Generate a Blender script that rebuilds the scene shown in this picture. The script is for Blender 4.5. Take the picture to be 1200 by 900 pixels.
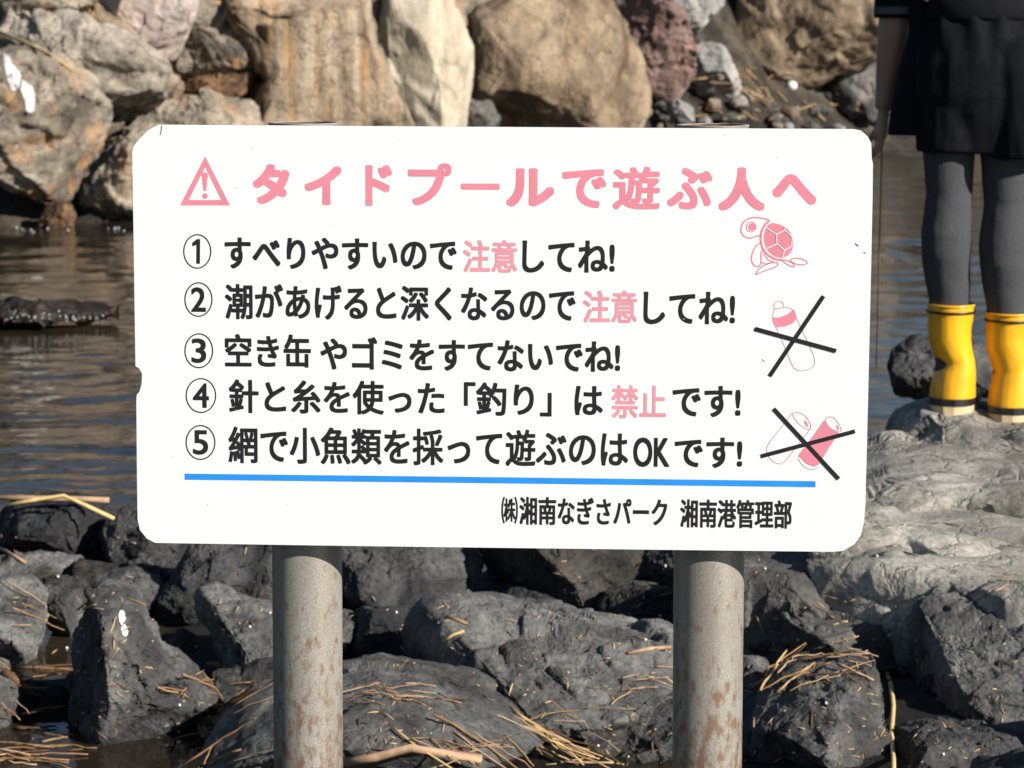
import bpy, bmesh, math, random
import numpy as np
from mathutils import Vector, Matrix
from mathutils.geometry import tessellate_polygon

sc = bpy.context.scene
for _o in list(bpy.data.objects):
    bpy.data.objects.remove(_o)
R = math.radians

# ------------------------------------------------------------------ camera, sky, sun, exposure
CAM = Vector((0, 0, 1.4))
FPX = 3200.0                                   # focal length in pixels of a 1200 px wide frame
PITCH = math.atan(430 / FPX)
cd = bpy.data.cameras.new('camera')
cd.lens = 96; cd.sensor_width = 36; cd.clip_start = 0.05; cd.clip_end = 6000
cd.dof.use_dof = True; cd.dof.focus_distance = 3.42; cd.dof.aperture_fstop = 17
cam = bpy.data.objects.new('camera', cd); sc.collection.objects.link(cam)
cam.location = CAM; cam.rotation_euler = (R(90) - PITCH, 0, 0)
sc.camera = cam

SUN_EL, SUN_AZ = R(27), R(51)                  # azimuth measured to the right of straight behind the camera
TO_SUN = Vector((math.sin(SUN_AZ) * math.cos(SUN_EL), -math.cos(SUN_AZ) * math.cos(SUN_EL), math.sin(SUN_EL)))
w = bpy.data.worlds.new('World'); sc.world = w; w.use_nodes = True
nt = w.node_tree
sky = nt.nodes.new('ShaderNodeTexSky'); sky.sky_type = 'NISHITA'; sky.sun_disc = False
sky.sun_elevation = SUN_EL; sky.sun_rotation = math.pi - SUN_AZ
sky.air_density = 1.0; sky.dust_density = 0.2; sky.ozone_density = 2.5
nt.links.new(sky.outputs[0], nt.nodes['Background'].inputs[0])
nt.nodes['Background'].inputs[1].default_value = 0.05
sl = bpy.data.lights.new('sun', 'SUN'); sl.energy = 5.0; sl.angle = R(0.53); sl.color = (1.0, 0.95, 0.87)
so = bpy.data.objects.new('sun', sl); sc.collection.objects.link(so)
so.rotation_euler = TO_SUN.to_track_quat('Z', 'Y').to_euler(); so.location = (6, -6, 8)
sc.view_settings.view_transform = 'Standard'; sc.view_settings.look = 'None'
sc.view_settings.exposure = 0.55; sc.view_settings.gamma = 1; sc.view_settings.use_curve_mapping = False
sc.cycles.use_denoising = True
sc.cycles.max_bounces = 6; sc.cycles.diffuse_bounces = 1

# ------------------------------------------------------------------ helpers
RIGHT = Vector((1, 0, 0)); FWD = Vector((0, math.cos(PITCH), -math.sin(PITCH))); UP = Vector((0, math.sin(PITCH), math.cos(PITCH)))
def ray(x, y):
    return (FWD + RIGHT * ((x - 600) / FPX) - UP * ((y - 450) / FPX)).normalized()
def P(x, y, Y):                                # point seen at pixel x, y at distance Y
    d = ray(x, y); return CAM + d * (Y / d.y)
def G(x, y, z):                                # point seen at pixel x, y at height z
    d = ray(x, y); return CAM + d * ((z - CAM.z) / d.z)

rng = np.random.default_rng(7)
_perm = np.random.default_rng(3).permutation(256); _perm = np.concatenate([_perm, _perm, _perm])
_g = np.random.default_rng(4).normal(size=(256, 3)); _g /= np.linalg.norm(_g, axis=1)[:, None]
def noise3(p):
    i = np.floor(p).astype(np.int64); f = p - i; i &= 255
    u = f * f * f * (f * (f * 6 - 15) + 10)
    out = np.zeros(len(p))
    for dx in (0, 1):
        for dy in (0, 1):
            for dz in (0, 1):
                h = _perm[_perm[_perm[(i[:, 0] + dx) & 255] + ((i[:, 1] + dy) & 255)] + ((i[:, 2] + dz) & 255)]
                g = _g[h]
                wt = (u[:, 0] if dx else 1 - u[:, 0]) * (u[:, 1] if dy else 1 - u[:, 1]) * (u[:, 2] if dz else 1 - u[:, 2])
                out += wt * (g[:, 0] * (f[:, 0] - dx) + g[:, 1] * (f[:, 1] - dy) + g[:, 2] * (f[:, 2] - dz))
    return out * 1.5
def fbm(p, octv=4, gain=0.5, ridged=False):
    a, s, o = 1.0, 0.0, np.zeros(len(p))
    for k in range(octv):
        n = noise3(p * (2.03 ** k) + 17.3 * k)
        if ridged: n = 0.5 - np.abs(n) * 1.6
        o += a * n; s += a; a *= gain
    return o / s

def tag(o, label=None, cat=None, group=None, kind=None):
    if label: o['label'] = label
    if cat: o['category'] = cat
    if group: o['group'] = group
    if kind: o['kind'] = kind
    return o
def link(name, me, mats=None, parent=None, smooth=True):
    if mats is not None:
        for m in (mats if isinstance(mats, (list, tuple)) else [mats]): me.materials.append(m)
    if smooth and len(me.polygons): me.polygons.foreach_set('use_smooth', [True] * len(me.polygons))
    o = bpy.data.objects.new(name, me); sc.collection.objects.link(o)
    if parent: o.parent = parent
    return o
def mesh_np(name, V, F):
    V = np.asarray(V, dtype=np.float32); F = np.asarray(F, dtype=np.int32); k = F.shape[1]
    me = bpy.data.meshes.new(name)
    me.vertices.add(len(V)); me.vertices.foreach_set('co', V.ravel())
    me.loops.add(F.size); me.loops.foreach_set('vertex_index', F.ravel())
    me.polygons.add(len(F)); me.polygons.foreach_set('loop_start', np.arange(0, F.size, k, dtype=np.int32))
    me.update(calc_edges=True); me.validate()
    return me
def mesh_py(name, V, F):
    me = bpy.data.meshes.new(name); me.from_pydata([tuple(v) for v in V], [], F); me.update(); return me
def empty(name, loc=(0, 0, 0)):
    o = bpy.data.objects.new(name, None); sc.collection.objects.link(o); o.location = loc; o.empty_display_size = .1
    return o

# ------------------------------------------------------------------ materials
def nodes(name):
    m = bpy.data.materials.new(name); m.use_nodes = True
    n = m.node_tree; return m, n, n.nodes['Principled BSDF']
def N(n, t, **kw):
    x = n.nodes.new(t)
    for k, v in kw.items():
        if k.startswith('i_'): x.inputs[k[2:].replace('_', ' ')].default_value = v
        else: setattr(x, k, v)
    return x
def ramp(n, src, stops):
    r = n.nodes.new('ShaderNodeValToRGB'); e = r.color_ramp.elements
    while len(e) < len(stops): e.new(0.5)
    for k, (p, c) in enumerate(stops):
        e[k].position = p; e[k].color = (*c, 1) if len(c) == 3 else c
    n.links.new(src, r.inputs[0]); return r
def mix(n, fac, a, b, mode='MIX'):
    x = n.nodes.new('ShaderNodeMix'); x.data_type = 'RGBA'; x.blend_type = mode
    for s, v in ((0, fac), (6, a), (7, b)):
        if hasattr(v, 'is_output') or isinstance(v, bpy.types.NodeSocket): n.links.new(v, x.inputs[s])
        else: x.inputs[s].default_value = (*v, 1) if isinstance(v, tuple) and len(v) == 3 else v
    return x.outputs[2]
def mth(n, op, a, b=0.0, clamp=False):
    x = n.nodes.new('ShaderNodeMath'); x.operation = op; x.use_clamp = clamp
    for s, v in ((0, a), (1, b)):
        if isinstance(v, bpy.types.NodeSocket): n.links.new(v, x.inputs[s])
        else: x.inputs[s].default_value = v
    return x.outputs[0]
def plain(name, col, rough=0.5, spec=0.5, noise=0.0, scale=20, metal=0.0):
    m, n, b = nodes(name)
    b.inputs['Base Color'].default_value = (*col, 1); b.inputs['Roughness'].default_value = rough
    b.inputs['Specular IOR Level'].default_value = spec; b.inputs['Metallic'].default_value = metal
    if noise:
        tc = N(n, 'ShaderNodeTexCoord'); t = N(n, 'ShaderNodeTexNoise', i_Scale=scale, i_Detail=6)
        n.links.new(tc.outputs['Object'], t.inputs['Vector'])
        c1 = tuple(max(0, c * (1 - noise)) for c in col); c2 = tuple(c * (1 + noise) for c in col)
        r = ramp(n, t.outputs['Fac'], [(0.3, c1), (0.7, c2)]); n.links.new(r.outputs[0], b.inputs['Base Color'])
    return m
def rock_mat(name, cols, strata=(1, 1, 1), srot=(0, 0, 0), scale=4.0, speck=0.5, stain=None, wet=None, bump=0.5, rough=0.85, fine=1.0, crack=0.0):
    """cols: dark, mid, light. strata stretches the colour bands; stain = (colour, amount); wet = height of the dark weedy tide band"""
    m, n, b = nodes(name); L = n.links.new
    tc = N(n, 'ShaderNodeTexCoord'); oi = N(n, 'ShaderNodeObjectInfo')
    off = N(n, 'ShaderNodeVectorMath', operation='SCALE'); cmb = N(n, 'ShaderNodeCombineXYZ')
    for k in range(3): L(oi.outputs['Random'], cmb.inputs[k])
    L(cmb.outputs[0], off.inputs[0]); off.inputs['Scale'].default_value = 37.0
    add = N(n, 'ShaderNodeVectorMath', operation='ADD'); L(tc.outputs['Object'], add.inputs[0]); L(off.outputs[0], add.inputs[1])
    co = add.outputs[0]
    mp = N(n, 'ShaderNodeMapping'); mp.inputs['Rotation'].default_value = srot; mp.inputs['Scale'].default_value = strata; L(co, mp.inputs['Vector'])
    t1 = N(n, 'ShaderNodeTexNoise', i_Scale=scale, i_Detail=9, i_Roughness=0.62, i_Distortion=0.5); L(mp.outputs[0], t1.inputs['Vector'])
    r1 = ramp(n, t1.outputs['Fac'], [(0.36, cols[0]), (0.5, cols[1]), (0.64, cols[2])])
    col = r1.outputs[0]
    t2 = N(n, 'ShaderNodeTexNoise', i_Scale=90 * fine, i_Detail=5, i_Roughness=0.7); L(co, t2.inputs['Vector'])
    r2 = ramp(n, t2.outputs['Fac'], [(0.33, (0.35, 0.35, 0.36)), (0.5, (1, 1, 1)), (0.72, (1.45, 1.42, 1.38))])
    col = mix(n, speck, col, mix(n, 1.0, col, r2.outputs[0], 'MULTIPLY'))
    if stain:
        t3 = N(n, 'ShaderNodeTexNoise', i_Scale=scale * 1.7, i_Detail=7, i_Roughness=0.65); 
        o3 = N(n, 'ShaderNodeVectorMath', operation='ADD'); L(mp.outputs[0], o3.inputs[0]); o3.inputs[1].default_value = (9, 4, 2); L(o3.outputs[0], t3.inputs['Vector'])
        r3 = ramp(n, t3.outputs['Fac'], [(0.52, (0, 0, 0)), (0.66, (1, 1, 1))])
        col = mix(n, mth(n, 'MULTIPLY', r3.outputs[0], stain[1]), col, stain[0])
    vor = N(n, 'ShaderNodeTexVoronoi', feature='DISTANCE_TO_EDGE', i_Scale=scale * 1.1)
    wp = N(n, 'ShaderNodeTexNoise', i_Scale=scale * 2.5, i_Detail=4); L(co, wp.inputs['Vector'])
    wv = N(n, 'ShaderNodeVectorMath', operation='MULTIPLY_ADD'); L(wp.outputs['Color'], wv.inputs[0]); wv.inputs[1].default_value = (.45 / scale * 2,) * 3; L(co, wv.inputs[2])
    L(wv.outputs[0], vor.inputs['Vector'])
    crk = ramp(n, vor.outputs['Distance'], [(0.0, (0, 0, 0)), (0.03, (1, 1, 1))])
    if crack:
        col = mix(n, mth(n, 'MULTIPLY', mth(n, 'SUBTRACT', 1.0, crk.outputs[0]), crack), col, (.02, .019, .018))
    rg = rough
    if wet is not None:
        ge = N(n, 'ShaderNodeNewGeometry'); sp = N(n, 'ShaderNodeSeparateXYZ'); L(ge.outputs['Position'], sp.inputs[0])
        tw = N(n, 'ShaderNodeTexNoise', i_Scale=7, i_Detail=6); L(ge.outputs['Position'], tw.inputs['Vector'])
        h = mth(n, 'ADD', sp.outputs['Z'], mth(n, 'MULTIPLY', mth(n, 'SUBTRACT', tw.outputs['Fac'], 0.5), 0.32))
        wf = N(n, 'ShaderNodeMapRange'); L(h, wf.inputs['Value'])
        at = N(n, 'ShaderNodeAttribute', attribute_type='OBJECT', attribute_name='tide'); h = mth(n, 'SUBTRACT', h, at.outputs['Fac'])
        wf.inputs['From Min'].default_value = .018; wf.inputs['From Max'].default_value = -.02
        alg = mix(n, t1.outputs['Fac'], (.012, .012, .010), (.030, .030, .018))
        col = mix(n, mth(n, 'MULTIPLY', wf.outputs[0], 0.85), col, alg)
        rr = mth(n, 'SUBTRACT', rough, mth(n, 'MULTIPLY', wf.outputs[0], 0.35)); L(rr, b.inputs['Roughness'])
    else:
        b.inputs['Roughness'].default_value = rg
    L(col, b.inputs['Base Color']); b.inputs['Specular IOR Level'].default_value = 0.35
    t4 = N(n, 'ShaderNodeTexNoise', i_Scale=38 * fine, i_Detail=8, i_Roughness=0.68); L(co, t4.inputs['Vector'])
    hsum = mth(n, 'ADD', t4.outputs['Fac'], mth(n, 'MULTIPLY', t1.outputs['Fac'], 0.8))
    hsum = mth(n, 'ADD', hsum, mth(n, 'MULTIPLY', crk.outputs[0], 0.22 + crack))
    bp = N(n, 'ShaderNodeBump'); bp.inputs['Strength'].default_value = bump; bp.inputs['Distance'].default_value = 0.02 / fine
    L(hsum, bp.inputs['Height']); L(bp.outputs[0], b.inputs['Normal'])
    return m

M = {}
# near shore: grey basalt, weed-black at the tide line
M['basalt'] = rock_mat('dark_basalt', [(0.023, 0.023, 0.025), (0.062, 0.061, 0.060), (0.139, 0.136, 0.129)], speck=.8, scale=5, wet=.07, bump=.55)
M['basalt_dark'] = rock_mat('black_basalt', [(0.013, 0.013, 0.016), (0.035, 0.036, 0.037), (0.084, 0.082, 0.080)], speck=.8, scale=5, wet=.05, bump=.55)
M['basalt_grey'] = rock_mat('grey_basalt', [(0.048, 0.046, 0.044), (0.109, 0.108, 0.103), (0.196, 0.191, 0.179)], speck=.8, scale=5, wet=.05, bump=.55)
M['basalt_brown'] = rock_mat('brown_basalt', [(0.018, 0.016, 0.014), (0.044, 0.041, 0.036), (0.092, 0.084, 0.070)], speck=.8, scale=5, wet=.0, stain=((.11, .08, .055), .5), bump=.55)
M['shelf'] = rock_mat('weathered_shelf', [(0.178, 0.164, 0.142), (0.319, 0.298, 0.258), (0.470, 0.439, 0.382)], crack=0.35, scale=4, stain=((.16, .155, .15), .7), bump=.45, strata=(1.1, 1.3, 1.2), speck=.7)
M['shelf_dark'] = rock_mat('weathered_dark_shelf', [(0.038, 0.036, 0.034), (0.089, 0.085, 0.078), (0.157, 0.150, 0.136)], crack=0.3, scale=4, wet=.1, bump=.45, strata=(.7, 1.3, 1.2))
# far seawall boulders
M['tan'] = rock_mat('tan_boulder', [(0.123, 0.087, 0.056), (0.273, 0.204, 0.135), (0.422, 0.338, 0.235)], crack=0.25, scale=2.2, stain=((.42, .21, .08), .8), fine=.4, bump=.5)
M['greytan'] = rock_mat('grey_tan_boulder', [(0.097, 0.083, 0.065), (0.238, 0.199, 0.153), (0.387, 0.333, 0.262)], crack=0.25, scale=2.2, stain=((.40, .21, .085), .8), fine=.4, bump=.5)
M['stained'] = rock_mat('black_stained_boulder', [(0.194, 0.165, 0.131), (0.334, 0.290, 0.235), (0.493, 0.433, 0.349)], crack=0.25, scale=2.0, stain=((.045, .042, .038), .95), strata=(.7, 1, 1.6), srot=(0, .5, 0), fine=.4, bump=.5)
M['pink'] = rock_mat('pale_pink_boulder', [(0.342, 0.253, 0.207), (0.475, 0.384, 0.339), (0.570, 0.496, 0.461)], scale=2.2, stain=((.42, .30, .17), .6), fine=.4, bump=.4)
M['cream'] = rock_mat('smooth_cream_boulder', [(0.350, 0.290, 0.209), (0.506, 0.435, 0.328), (0.589, 0.517, 0.401)], scale=1.5, strata=(2, 1, .5), stain=((.25, .21, .16), .45), fine=.4, bump=.25, speck=.25)
M['striped'] = rock_mat('streaked_slab', [(0.114, 0.087, 0.061), (0.290, 0.221, 0.149), (0.405, 0.338, 0.253)], crack=0.25, scale=2.4, strata=(3.4, 1, .28), srot=(0, R(-9), 0), stain=((.45, .25, .10), .75), fine=.4, bump=.6)
M['brown'] = rock_mat('brown_boulder', [(0.114, 0.078, 0.048), (0.264, 0.190, 0.122), (0.387, 0.295, 0.196)], crack=0.25, scale=2.0, strata=(1.6, 1, .7), srot=(0, R(35), 0), stain=((.10, .085, .07), .6), fine=.4, bump=.5)
M['red'] = rock_mat('reddish_boulder', [(.10, .07, .06), (.19, .125, .105), (.30, .21, .18)], scale=2.4, stain=((.33, .16, .12), .7), fine=.4, bump=.5)
M['rust'] = rock_mat('rusty_block', [(.05, .03, .02), (.14, .075, .04), (.25, .14, .07)], scale=4, fine=.4, bump=.5)
M['pale'] = rock_mat('pale_grey_stone', [(0.208, 0.201, 0.194), (0.304, 0.292, 0.277), (0.384, 0.370, 0.348)], scale=3, stain=((.2, .19, .17), .6), fine=.4, bump=.5)
M['dark'] = rock_mat('dark_far_stone', [(.045, .042, .04), (.10, .095, .09), (.19, .175, .16)], scale=3, fine=.5, bump=.6)

M['sill'] = rock_mat('wet_brown_sill', [(.012, .009, .006), (.03, .021, .014), (.06, .042, .026)], scale=3, fine=.5, bump=.5, rough=.25)

# ------------------------------------------------------------------ rock builder
_ico = {}
def ico(level):
    if level not in _ico:
        bm = bmesh.new(); bmesh.ops.create_icosphere(bm, subdivisions=level, radius=1)
        bm.verts.ensure_lookup_table()
        V = np.array([v.co[:] for v in bm.verts]); F = np.array([[v.index for v in f.verts] for f in bm.faces]); bm.free()
        _ico[level] = (V, F)
    return _ico[level]
def radial(poly, nsamp=360):
    """radius of a star-shaped outline round its centre, sampled by angle"""
    poly = np.asarray(poly, float)
    x, y = poly[:, 0], poly[:, 1]; x2, y2 = np.roll(x, -1), np.roll(y, -1); cr = x * y2 - x2 * y; A = cr.sum() / 2
    c = np.array([((x + x2) * cr).sum() / (6 * A), ((y + y2) * cr).sum() / (6 * A)])
    q = poly - c; q2 = np.roll(q, -1, axis=0); out = np.zeros(nsamp)
    for k in range(nsamp):
        a = 2 * math.pi * k / nsamp; d = np.array([math.cos(a), math.sin(a)])
        e = q2 - q; den = d[0] * e[:, 1] - d[1] * e[:, 0]; den = np.where(np.abs(den) < 1e-12, 1e-12, den)
        t = (q[:, 0] * e[:, 1] - q[:, 1] * e[:, 0]) / den; s = (q[:, 0] * d[1] - q[:, 1] * d[0]) / den
        ok = (s >= -1e-6) & (s <= 1 + 1e-6) & (t > 0)
        out[k] = t[ok].max() if ok.any() else 0.01
    w_ = np.array([1, 2, 3, 4, 3, 2, 1]) / 16.
    out = sum(w_[j] * np.roll(out, j - 3) for j in range(7))
    return c, out
def vnormals(V, F):
    fn = np.cross(V[F[:, 1]] - V[F[:, 0]], V[F[:, 2]] - V[F[:, 0]])
    n = np.stack([sum(np.bincount(F[:, j], fn[:, k], len(V)) for j in range(3)) for k in range(3)], 1)
    return n / (np.linalg.norm(n, axis=1)[:, None] + 1e-12)
def rock_shape(poly, thick, plan=False, level=6, k=2.6, cuts=7, extra=(), seed=0, rough=1.0, hard=.9, dlo=.5, dhi=.85, fit=True, flake=1.0, lump=.6, warp=.05):
    """poly: outline in metres (x, z) seen from the front, or (x, y) from above with plan. Returns centre, verts, faces."""
    c, rad = radial(poly); D, F = ico(level); rg = np.random.default_rng(seed)
    a, b = (0, 1) if plan else (0, 2); t = 2 if plan else 1
    th = np.arctan2(D[:, b], D[:, a]) % (2 * math.pi)
    r = np.interp(th / (2 * math.pi) * len(rad), np.arange(len(rad) + 1), np.append(rad, rad[0]))
    cc = D[:, t]; s = (1 - np.clip(np.abs(cc), 0, 1) ** k) ** (1 / k)
    ang = np.abs(cc) ** (2 / k) * np.sign(cc) if k > 2 else cc
    s = (1 - np.clip(np.abs(ang), 0, 1) ** k) ** (1 / k)
    V = np.zeros_like(D); V[:, a] = np.cos(th) * r * s; V[:, b] = np.sin(th) * r * s; V[:, t] = ang * thick
    half = np.array([max(np.abs(V[:, j]).max(), 1e-4) for j in range(3)]); Q = V / half
    pl = []
    for _ in range(cuts):
        n = rg.normal(size=3)
        if not plan: n[1] = -abs(n[1]) * 1.3 - .15
        else: n[2] = abs(n[2])
        n /= np.linalg.norm(n); pl.append((n, rg.uniform(dlo, dhi)))
    for e in extra:
        n = np.array(e[:3], float); n /= np.linalg.norm(n); pl.append((n, e[3]))
    for n, d in pl:
        tt = Q @ n - d; Q = Q - np.outer(np.where(tt > 0, tt, 0) * hard, n)
    Q = Q / np.array([max(np.abs(Q[:, j]).max(), 1e-4) for j in range(3)]) if fit else Q
    V = Q * half
    sz = float(np.sort(half)[:2].mean()); so_ = rg.uniform(0, 90, 3)
    nr = vnormals(V, F); pp = V / sz + so_
    d = .11 * fbm(pp * .9, 3) + lump * (.075 * fbm(pp * 2.3 + 5, 5, .55, True) + .045 * fbm(pp * 6 + 9, 5, .62))
    V = V + nr * (d * sz * rough)[:, None]
    nr = vnormals(V, F)
    for npt, a_off, a_tilt in ((26, .075, .30), (150, .028, .32)):            # fractured faces: tilted flakes with stepped edges
        ctr = V[rg.choice(len(V), npt, replace=False)]
        Wp = V + sz * warp * np.stack([fbm(pp * 2.2 + q_, 3) for q_ in (3, 13, 23)], 1)
        own = ((Wp ** 2).sum(1)[:, None] - 2 * Wp @ ctr.T + (ctr ** 2).sum(1)[None, :]).argmin(1)
        off = rg.uniform(-1, .5, npt) * a_off * sz; tl = rg.normal(size=(npt, 3)) * a_tilt
        dd = off[own] + np.clip(((V - ctr[own]) * tl[own]).sum(1), -.12 * sz, .06 * sz)
        V = V + nr * (dd * rough * flake)[:, None]
    nr = vnormals(V, F)
    st = np.clip(fbm(pp * 1.7 + 31, 2) * 2.5, 0, 1)                          # chipped patches
    V = V - nr * (st * np.abs(fbm(pp * 11 + 3, 3, .6)) * .06 * sz * rough)[:, None]
    return c, V, F
def rock(name, label, px, Y, thick, mat, plan=None, cat='rock', group=None, tide=.01, **kw):
    if plan is not None:
        pts = [G(x, y, plan) for x, y in px]; poly = [(p.x, p.y) for p in pts]
        c, V, F = rock_shape(poly, thick, plan=True, **kw); loc = (c[0], c[1], plan - thick * .9)
    else:
        pts = [P(x, y, Y) for x, y in px]; poly = [(p.x, p.z) for p in pts]
        c, V, F = rock_shape(poly, thick, **kw); loc = (c[0], Y + thick * .35, c[1])
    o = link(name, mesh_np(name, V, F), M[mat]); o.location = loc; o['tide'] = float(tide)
    tag(o, label, cat, group); return o

# ------------------------------------------------------------------ setting: seabed, shore, water, far bank
def grid(name, X0, X1, Y0, Y1, nx, ny, hf, mat, kind='structure'):
    xs = np.linspace(X0, X1, nx); ys = np.linspace(Y0, Y1, ny); XX, YY = np.meshgrid(xs, ys)
    Z = hf(XX.ravel(), YY.ravel()); V = np.stack([XX.ravel(), YY.ravel(), Z], 1)
    i = np.arange(nx * ny).reshape(ny, nx)
    F = np.stack([i[:-1, :-1].ravel(), i[:-1, 1:].ravel(), i[1:, 1:].ravel(), i[1:, :-1].ravel()], 1)
    o = link(name, mesh_np(name, V, F), mat); tag(o, kind=kind); return o
M['mud'] = rock_mat('shade_dark_wet_shore', [(.004, .004, .004), (.009, .008, .007), (.02, .017, .013)], scale=6, bump=.6, rough=.75)  # wet mud, near black: shade of the gaps is put into its colour
M['seabed'] = plain('seabed_silt', (.05, .042, .03), .9, noise=.4, scale=.8)
M['bank'] = rock_mat('bank_rubble', [(.015, .012, .01), (.045, .037, .028), (.12, .095, .068)], scale=1.6, fine=.3, bump=.9)
M['land'] = plain('dry_grassy_land', (.12, .11, .06), .95, noise=.4, scale=.3)

POOLS = [(G(55, 765, 0), .16), (G(40, 860, 0), .13), (G(208, 885, 0), .16), (G(235, 860, 0), .12), (G(110, 890, 0), .12)]
def shore_h(X, Y):
    p = np.stack([X, Y, X * 0], 1)
    z = .008 + .05 * fbm(p * 2.2, 4) + .02 * fbm(p * 9, 3)
    z += np.clip((X - .35) / .8, 0, 1) * .05 * np.clip((7.2 - Y) / 1.2, 0, 1)
    z += np.clip((4.4 - Y) / 2.0, 0, 1) * .22
    z -= np.clip((Y - 6.75 - .10 * np.sin(X * 3)) / .6, 0, 1) * .55
    for c, r in POOLS:
        dd = np.sqrt((X - c.x) ** 2 + ((Y - c.y) / 1.6) ** 2); z -= np.clip(1.35 - dd / r, 0, 1) * .14
    return z
grid('shore_ground', -4.5, 4.5, .6, 7.8, 240, 240, shore_h, M['mud'])
gm = mesh_py('ground', [(-3000, -3000, -.7), (3000, -3000, -.7), (3000, 3000, -.7), (-3000, 3000, -.7)], [(0, 1, 2, 3)])
tag(link('ground', gm, M['seabed']), kind='structure')

mw, n, b = nodes('sea_water'); L = n.links.new
b.inputs['Roughness'].default_value = .05; b.inputs['IOR'].default_value = 1.33; b.inputs['Specular IOR Level'].default_value = .26
ge = N(n, 'ShaderNodeNewGeometry')
tcol = N(n, 'ShaderNodeTexNoise', i_Scale=1.1, i_Detail=5); mpc = N(n, 'ShaderNodeMapping'); mpc.inputs['Scale'].default_value = (.6, 1, 1)
L(ge.outputs['Position'], mpc.inputs[0]); L(mpc.outputs[0], tcol.inputs['Vector'])
L(ramp(n, tcol.outputs['Fac'], [(.3, (.016, .012, .008)), (.7, (.038, .029, .018))]).outputs[0], b.inputs['Base Color'])
hs = None
for sx, sy, scl, amp in ((.8, 1.5, 2.2, 1.0), (1.0, 1.7, 6.5, .42), (1, 1.4, 19, .13)):
    mp_ = N(n, 'ShaderNodeMapping'); mp_.inputs['Scale'].default_value = (sx, sy, 1); mp_.inputs['Rotation'].default_value = (0, 0, R(8 * scl % 25))
    L(ge.outputs['Position'], mp_.inputs[0]); tn = N(n, 'ShaderNodeTexNoise', i_Scale=scl, i_Detail=2, i_Distortion=.6); L(mp_.outputs[0], tn.inputs['Vector'])
    h_ = mth(n, 'MULTIPLY', tn.outputs['Fac'], amp); hs = h_ if hs is None else mth(n, 'ADD', hs, h_)
bp = N(n, 'ShaderNodeBump'); bp.inputs['Strength'].default_value = .5; bp.inputs['Distance'].default_value = .012
L(hs, bp.inputs['Height']); L(bp.outputs[0], b.inputs['Normal'])
M['water'] = mw
def water():
    """one sheet: fine waves inside the cove, flat beyond"""
    Ys = 1.4 * FPX / np.linspace(1400, 108, 760); nx = 760
    U = np.linspace(-.27, .27, nx); XX = (U[None, :] * Ys[:, None]); YY = np.repeat(Ys[:, None], nx, 1)
    X, Y = XX.ravel(), YY.ravel()
    wx, wy = X + .25 * fbm(np.stack([X * .8, Y * .8, X * 0], 1), 2), Y
    q = np.stack([wx, wy, X * 0], 1)
    Z = .016 * noise3(q * np.array([1.3, 2.2, 1])) + .0085 * noise3(q * np.array([2.9, 5.2, 1]) + 7) + .0042 * noise3(q * np.array([6.5, 11, 1]) + 3) + .0014 * noise3(q * np.array([15, 24, 1]) + 1)
    calm = .55 + .45 * np.clip(fbm(q * .35 + 9, 2) * 3 + .5, 0, 1)
    Z *= calm * np.interp(Y, [4.5, 6.8, 7.6, 14, 40], [.12, .2, .75, 1.15, 1.6])
    Z[(U[None, :] * np.ones((len(Ys), 1))).ravel() < -.2699] = 0
    ny = len(Ys); i = np.arange(nx * ny).reshape(ny, nx)
    F = np.stack([i[:-1, :-1].ravel(), i[:-1, 1:].ravel(), i[1:, 1:].ravel(), i[1:, :-1].ravel()], 1)
    V = np.stack([X, Y, Z], 1); n0 = len(V); B = 2500.0
    c0, c1, c2, c3 = i[0, 0], i[0, -1], i[-1, -1], i[-1, 0]
    V = np.vstack([V, [(-B, -B, 0), (B, -B, 0), (B, B, 0), (-B, B, 0)]])
    F = np.vstack([F, [(n0, n0 + 1, c1, c0), (n0 + 1, n0 + 2, c2, c1), (n0 + 2, n0 + 3, c3, c2), (n0 + 3, n0, c0, c3)]])
    return mesh_np('water', V, F)
wm = water()
tag(link('water', wm, mw), kind='structure')

BX = [-20.0, -3.3, 4.2, 30.0]; BY = [12.0, 17.6, 27.5, 60.0]
def bank_y(X): return np.interp(X, BX, BY)               # the waterline of the far bank
def bank_h(X, t):                                         # t metres behind the waterline
    return np.interp(t, [-3, 0, 1.2, 2.0, 5.0, 7, 60], [-.9, -.12, .0, .35, 2.9, 3.2, 3.3])
def bank():
    xs = np.concatenate([np.linspace(-20, -6, 40), np.linspace(-5.9, 7, 200), np.linspace(7.2, 30, 60)])
    ts = np.concatenate([np.linspace(-3, 6, 90), np.linspace(7, 60, 12), [400, 2400]])
    XX, TT = np.meshgrid(xs, ts); X, T = XX.ravel(), TT.ravel(); Y = bank_y(X) + T
    far = T > 100; Xf = np.where(far, X * (1 + T / 40), X)
    p = np.stack([X, Y, X * 0], 1)
    Z = bank_h(X, T) * np.where(T > 1.2, np.interp(X, [-4, 3, 9], [1, .95, .6]), 1) + np.where(T < 8, .3, .0) * fbm(p * 1.1, 5, .55)
    i = np.arange(len(X)).reshape(len(ts), len(xs))
    F = np.stack([i[:-1, :-1].ravel(), i[:-1, 1:].ravel(), i[1:, 1:].ravel(), i[1:, :-1].ravel()], 1)
    o = link('bank', mesh_np('bank', np.stack([Xf, Y, Z], 1), F), [M['bank'], M['land']])
    tc_ = np.array([T[f].mean() for f in F]) > 6; o.data.polygons.foreach_set('material_index', tc_.astype(np.int32))
    tag(o, kind='structure')
bank()
def wall_Y(px):                                           # distance for a seawall rock from its outline
    x = sum(p[0] for p in px) / len(px); yb = max(p[1] for p in px)
    y0 = 275 - 100 * min(max(x, 0), 1200) / 1050.0
    base = 1.4 * FPX / (y0 - 20)
    return base + max(0, (y0 - yb)) / FPX * base * 1.0 + .1

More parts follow.
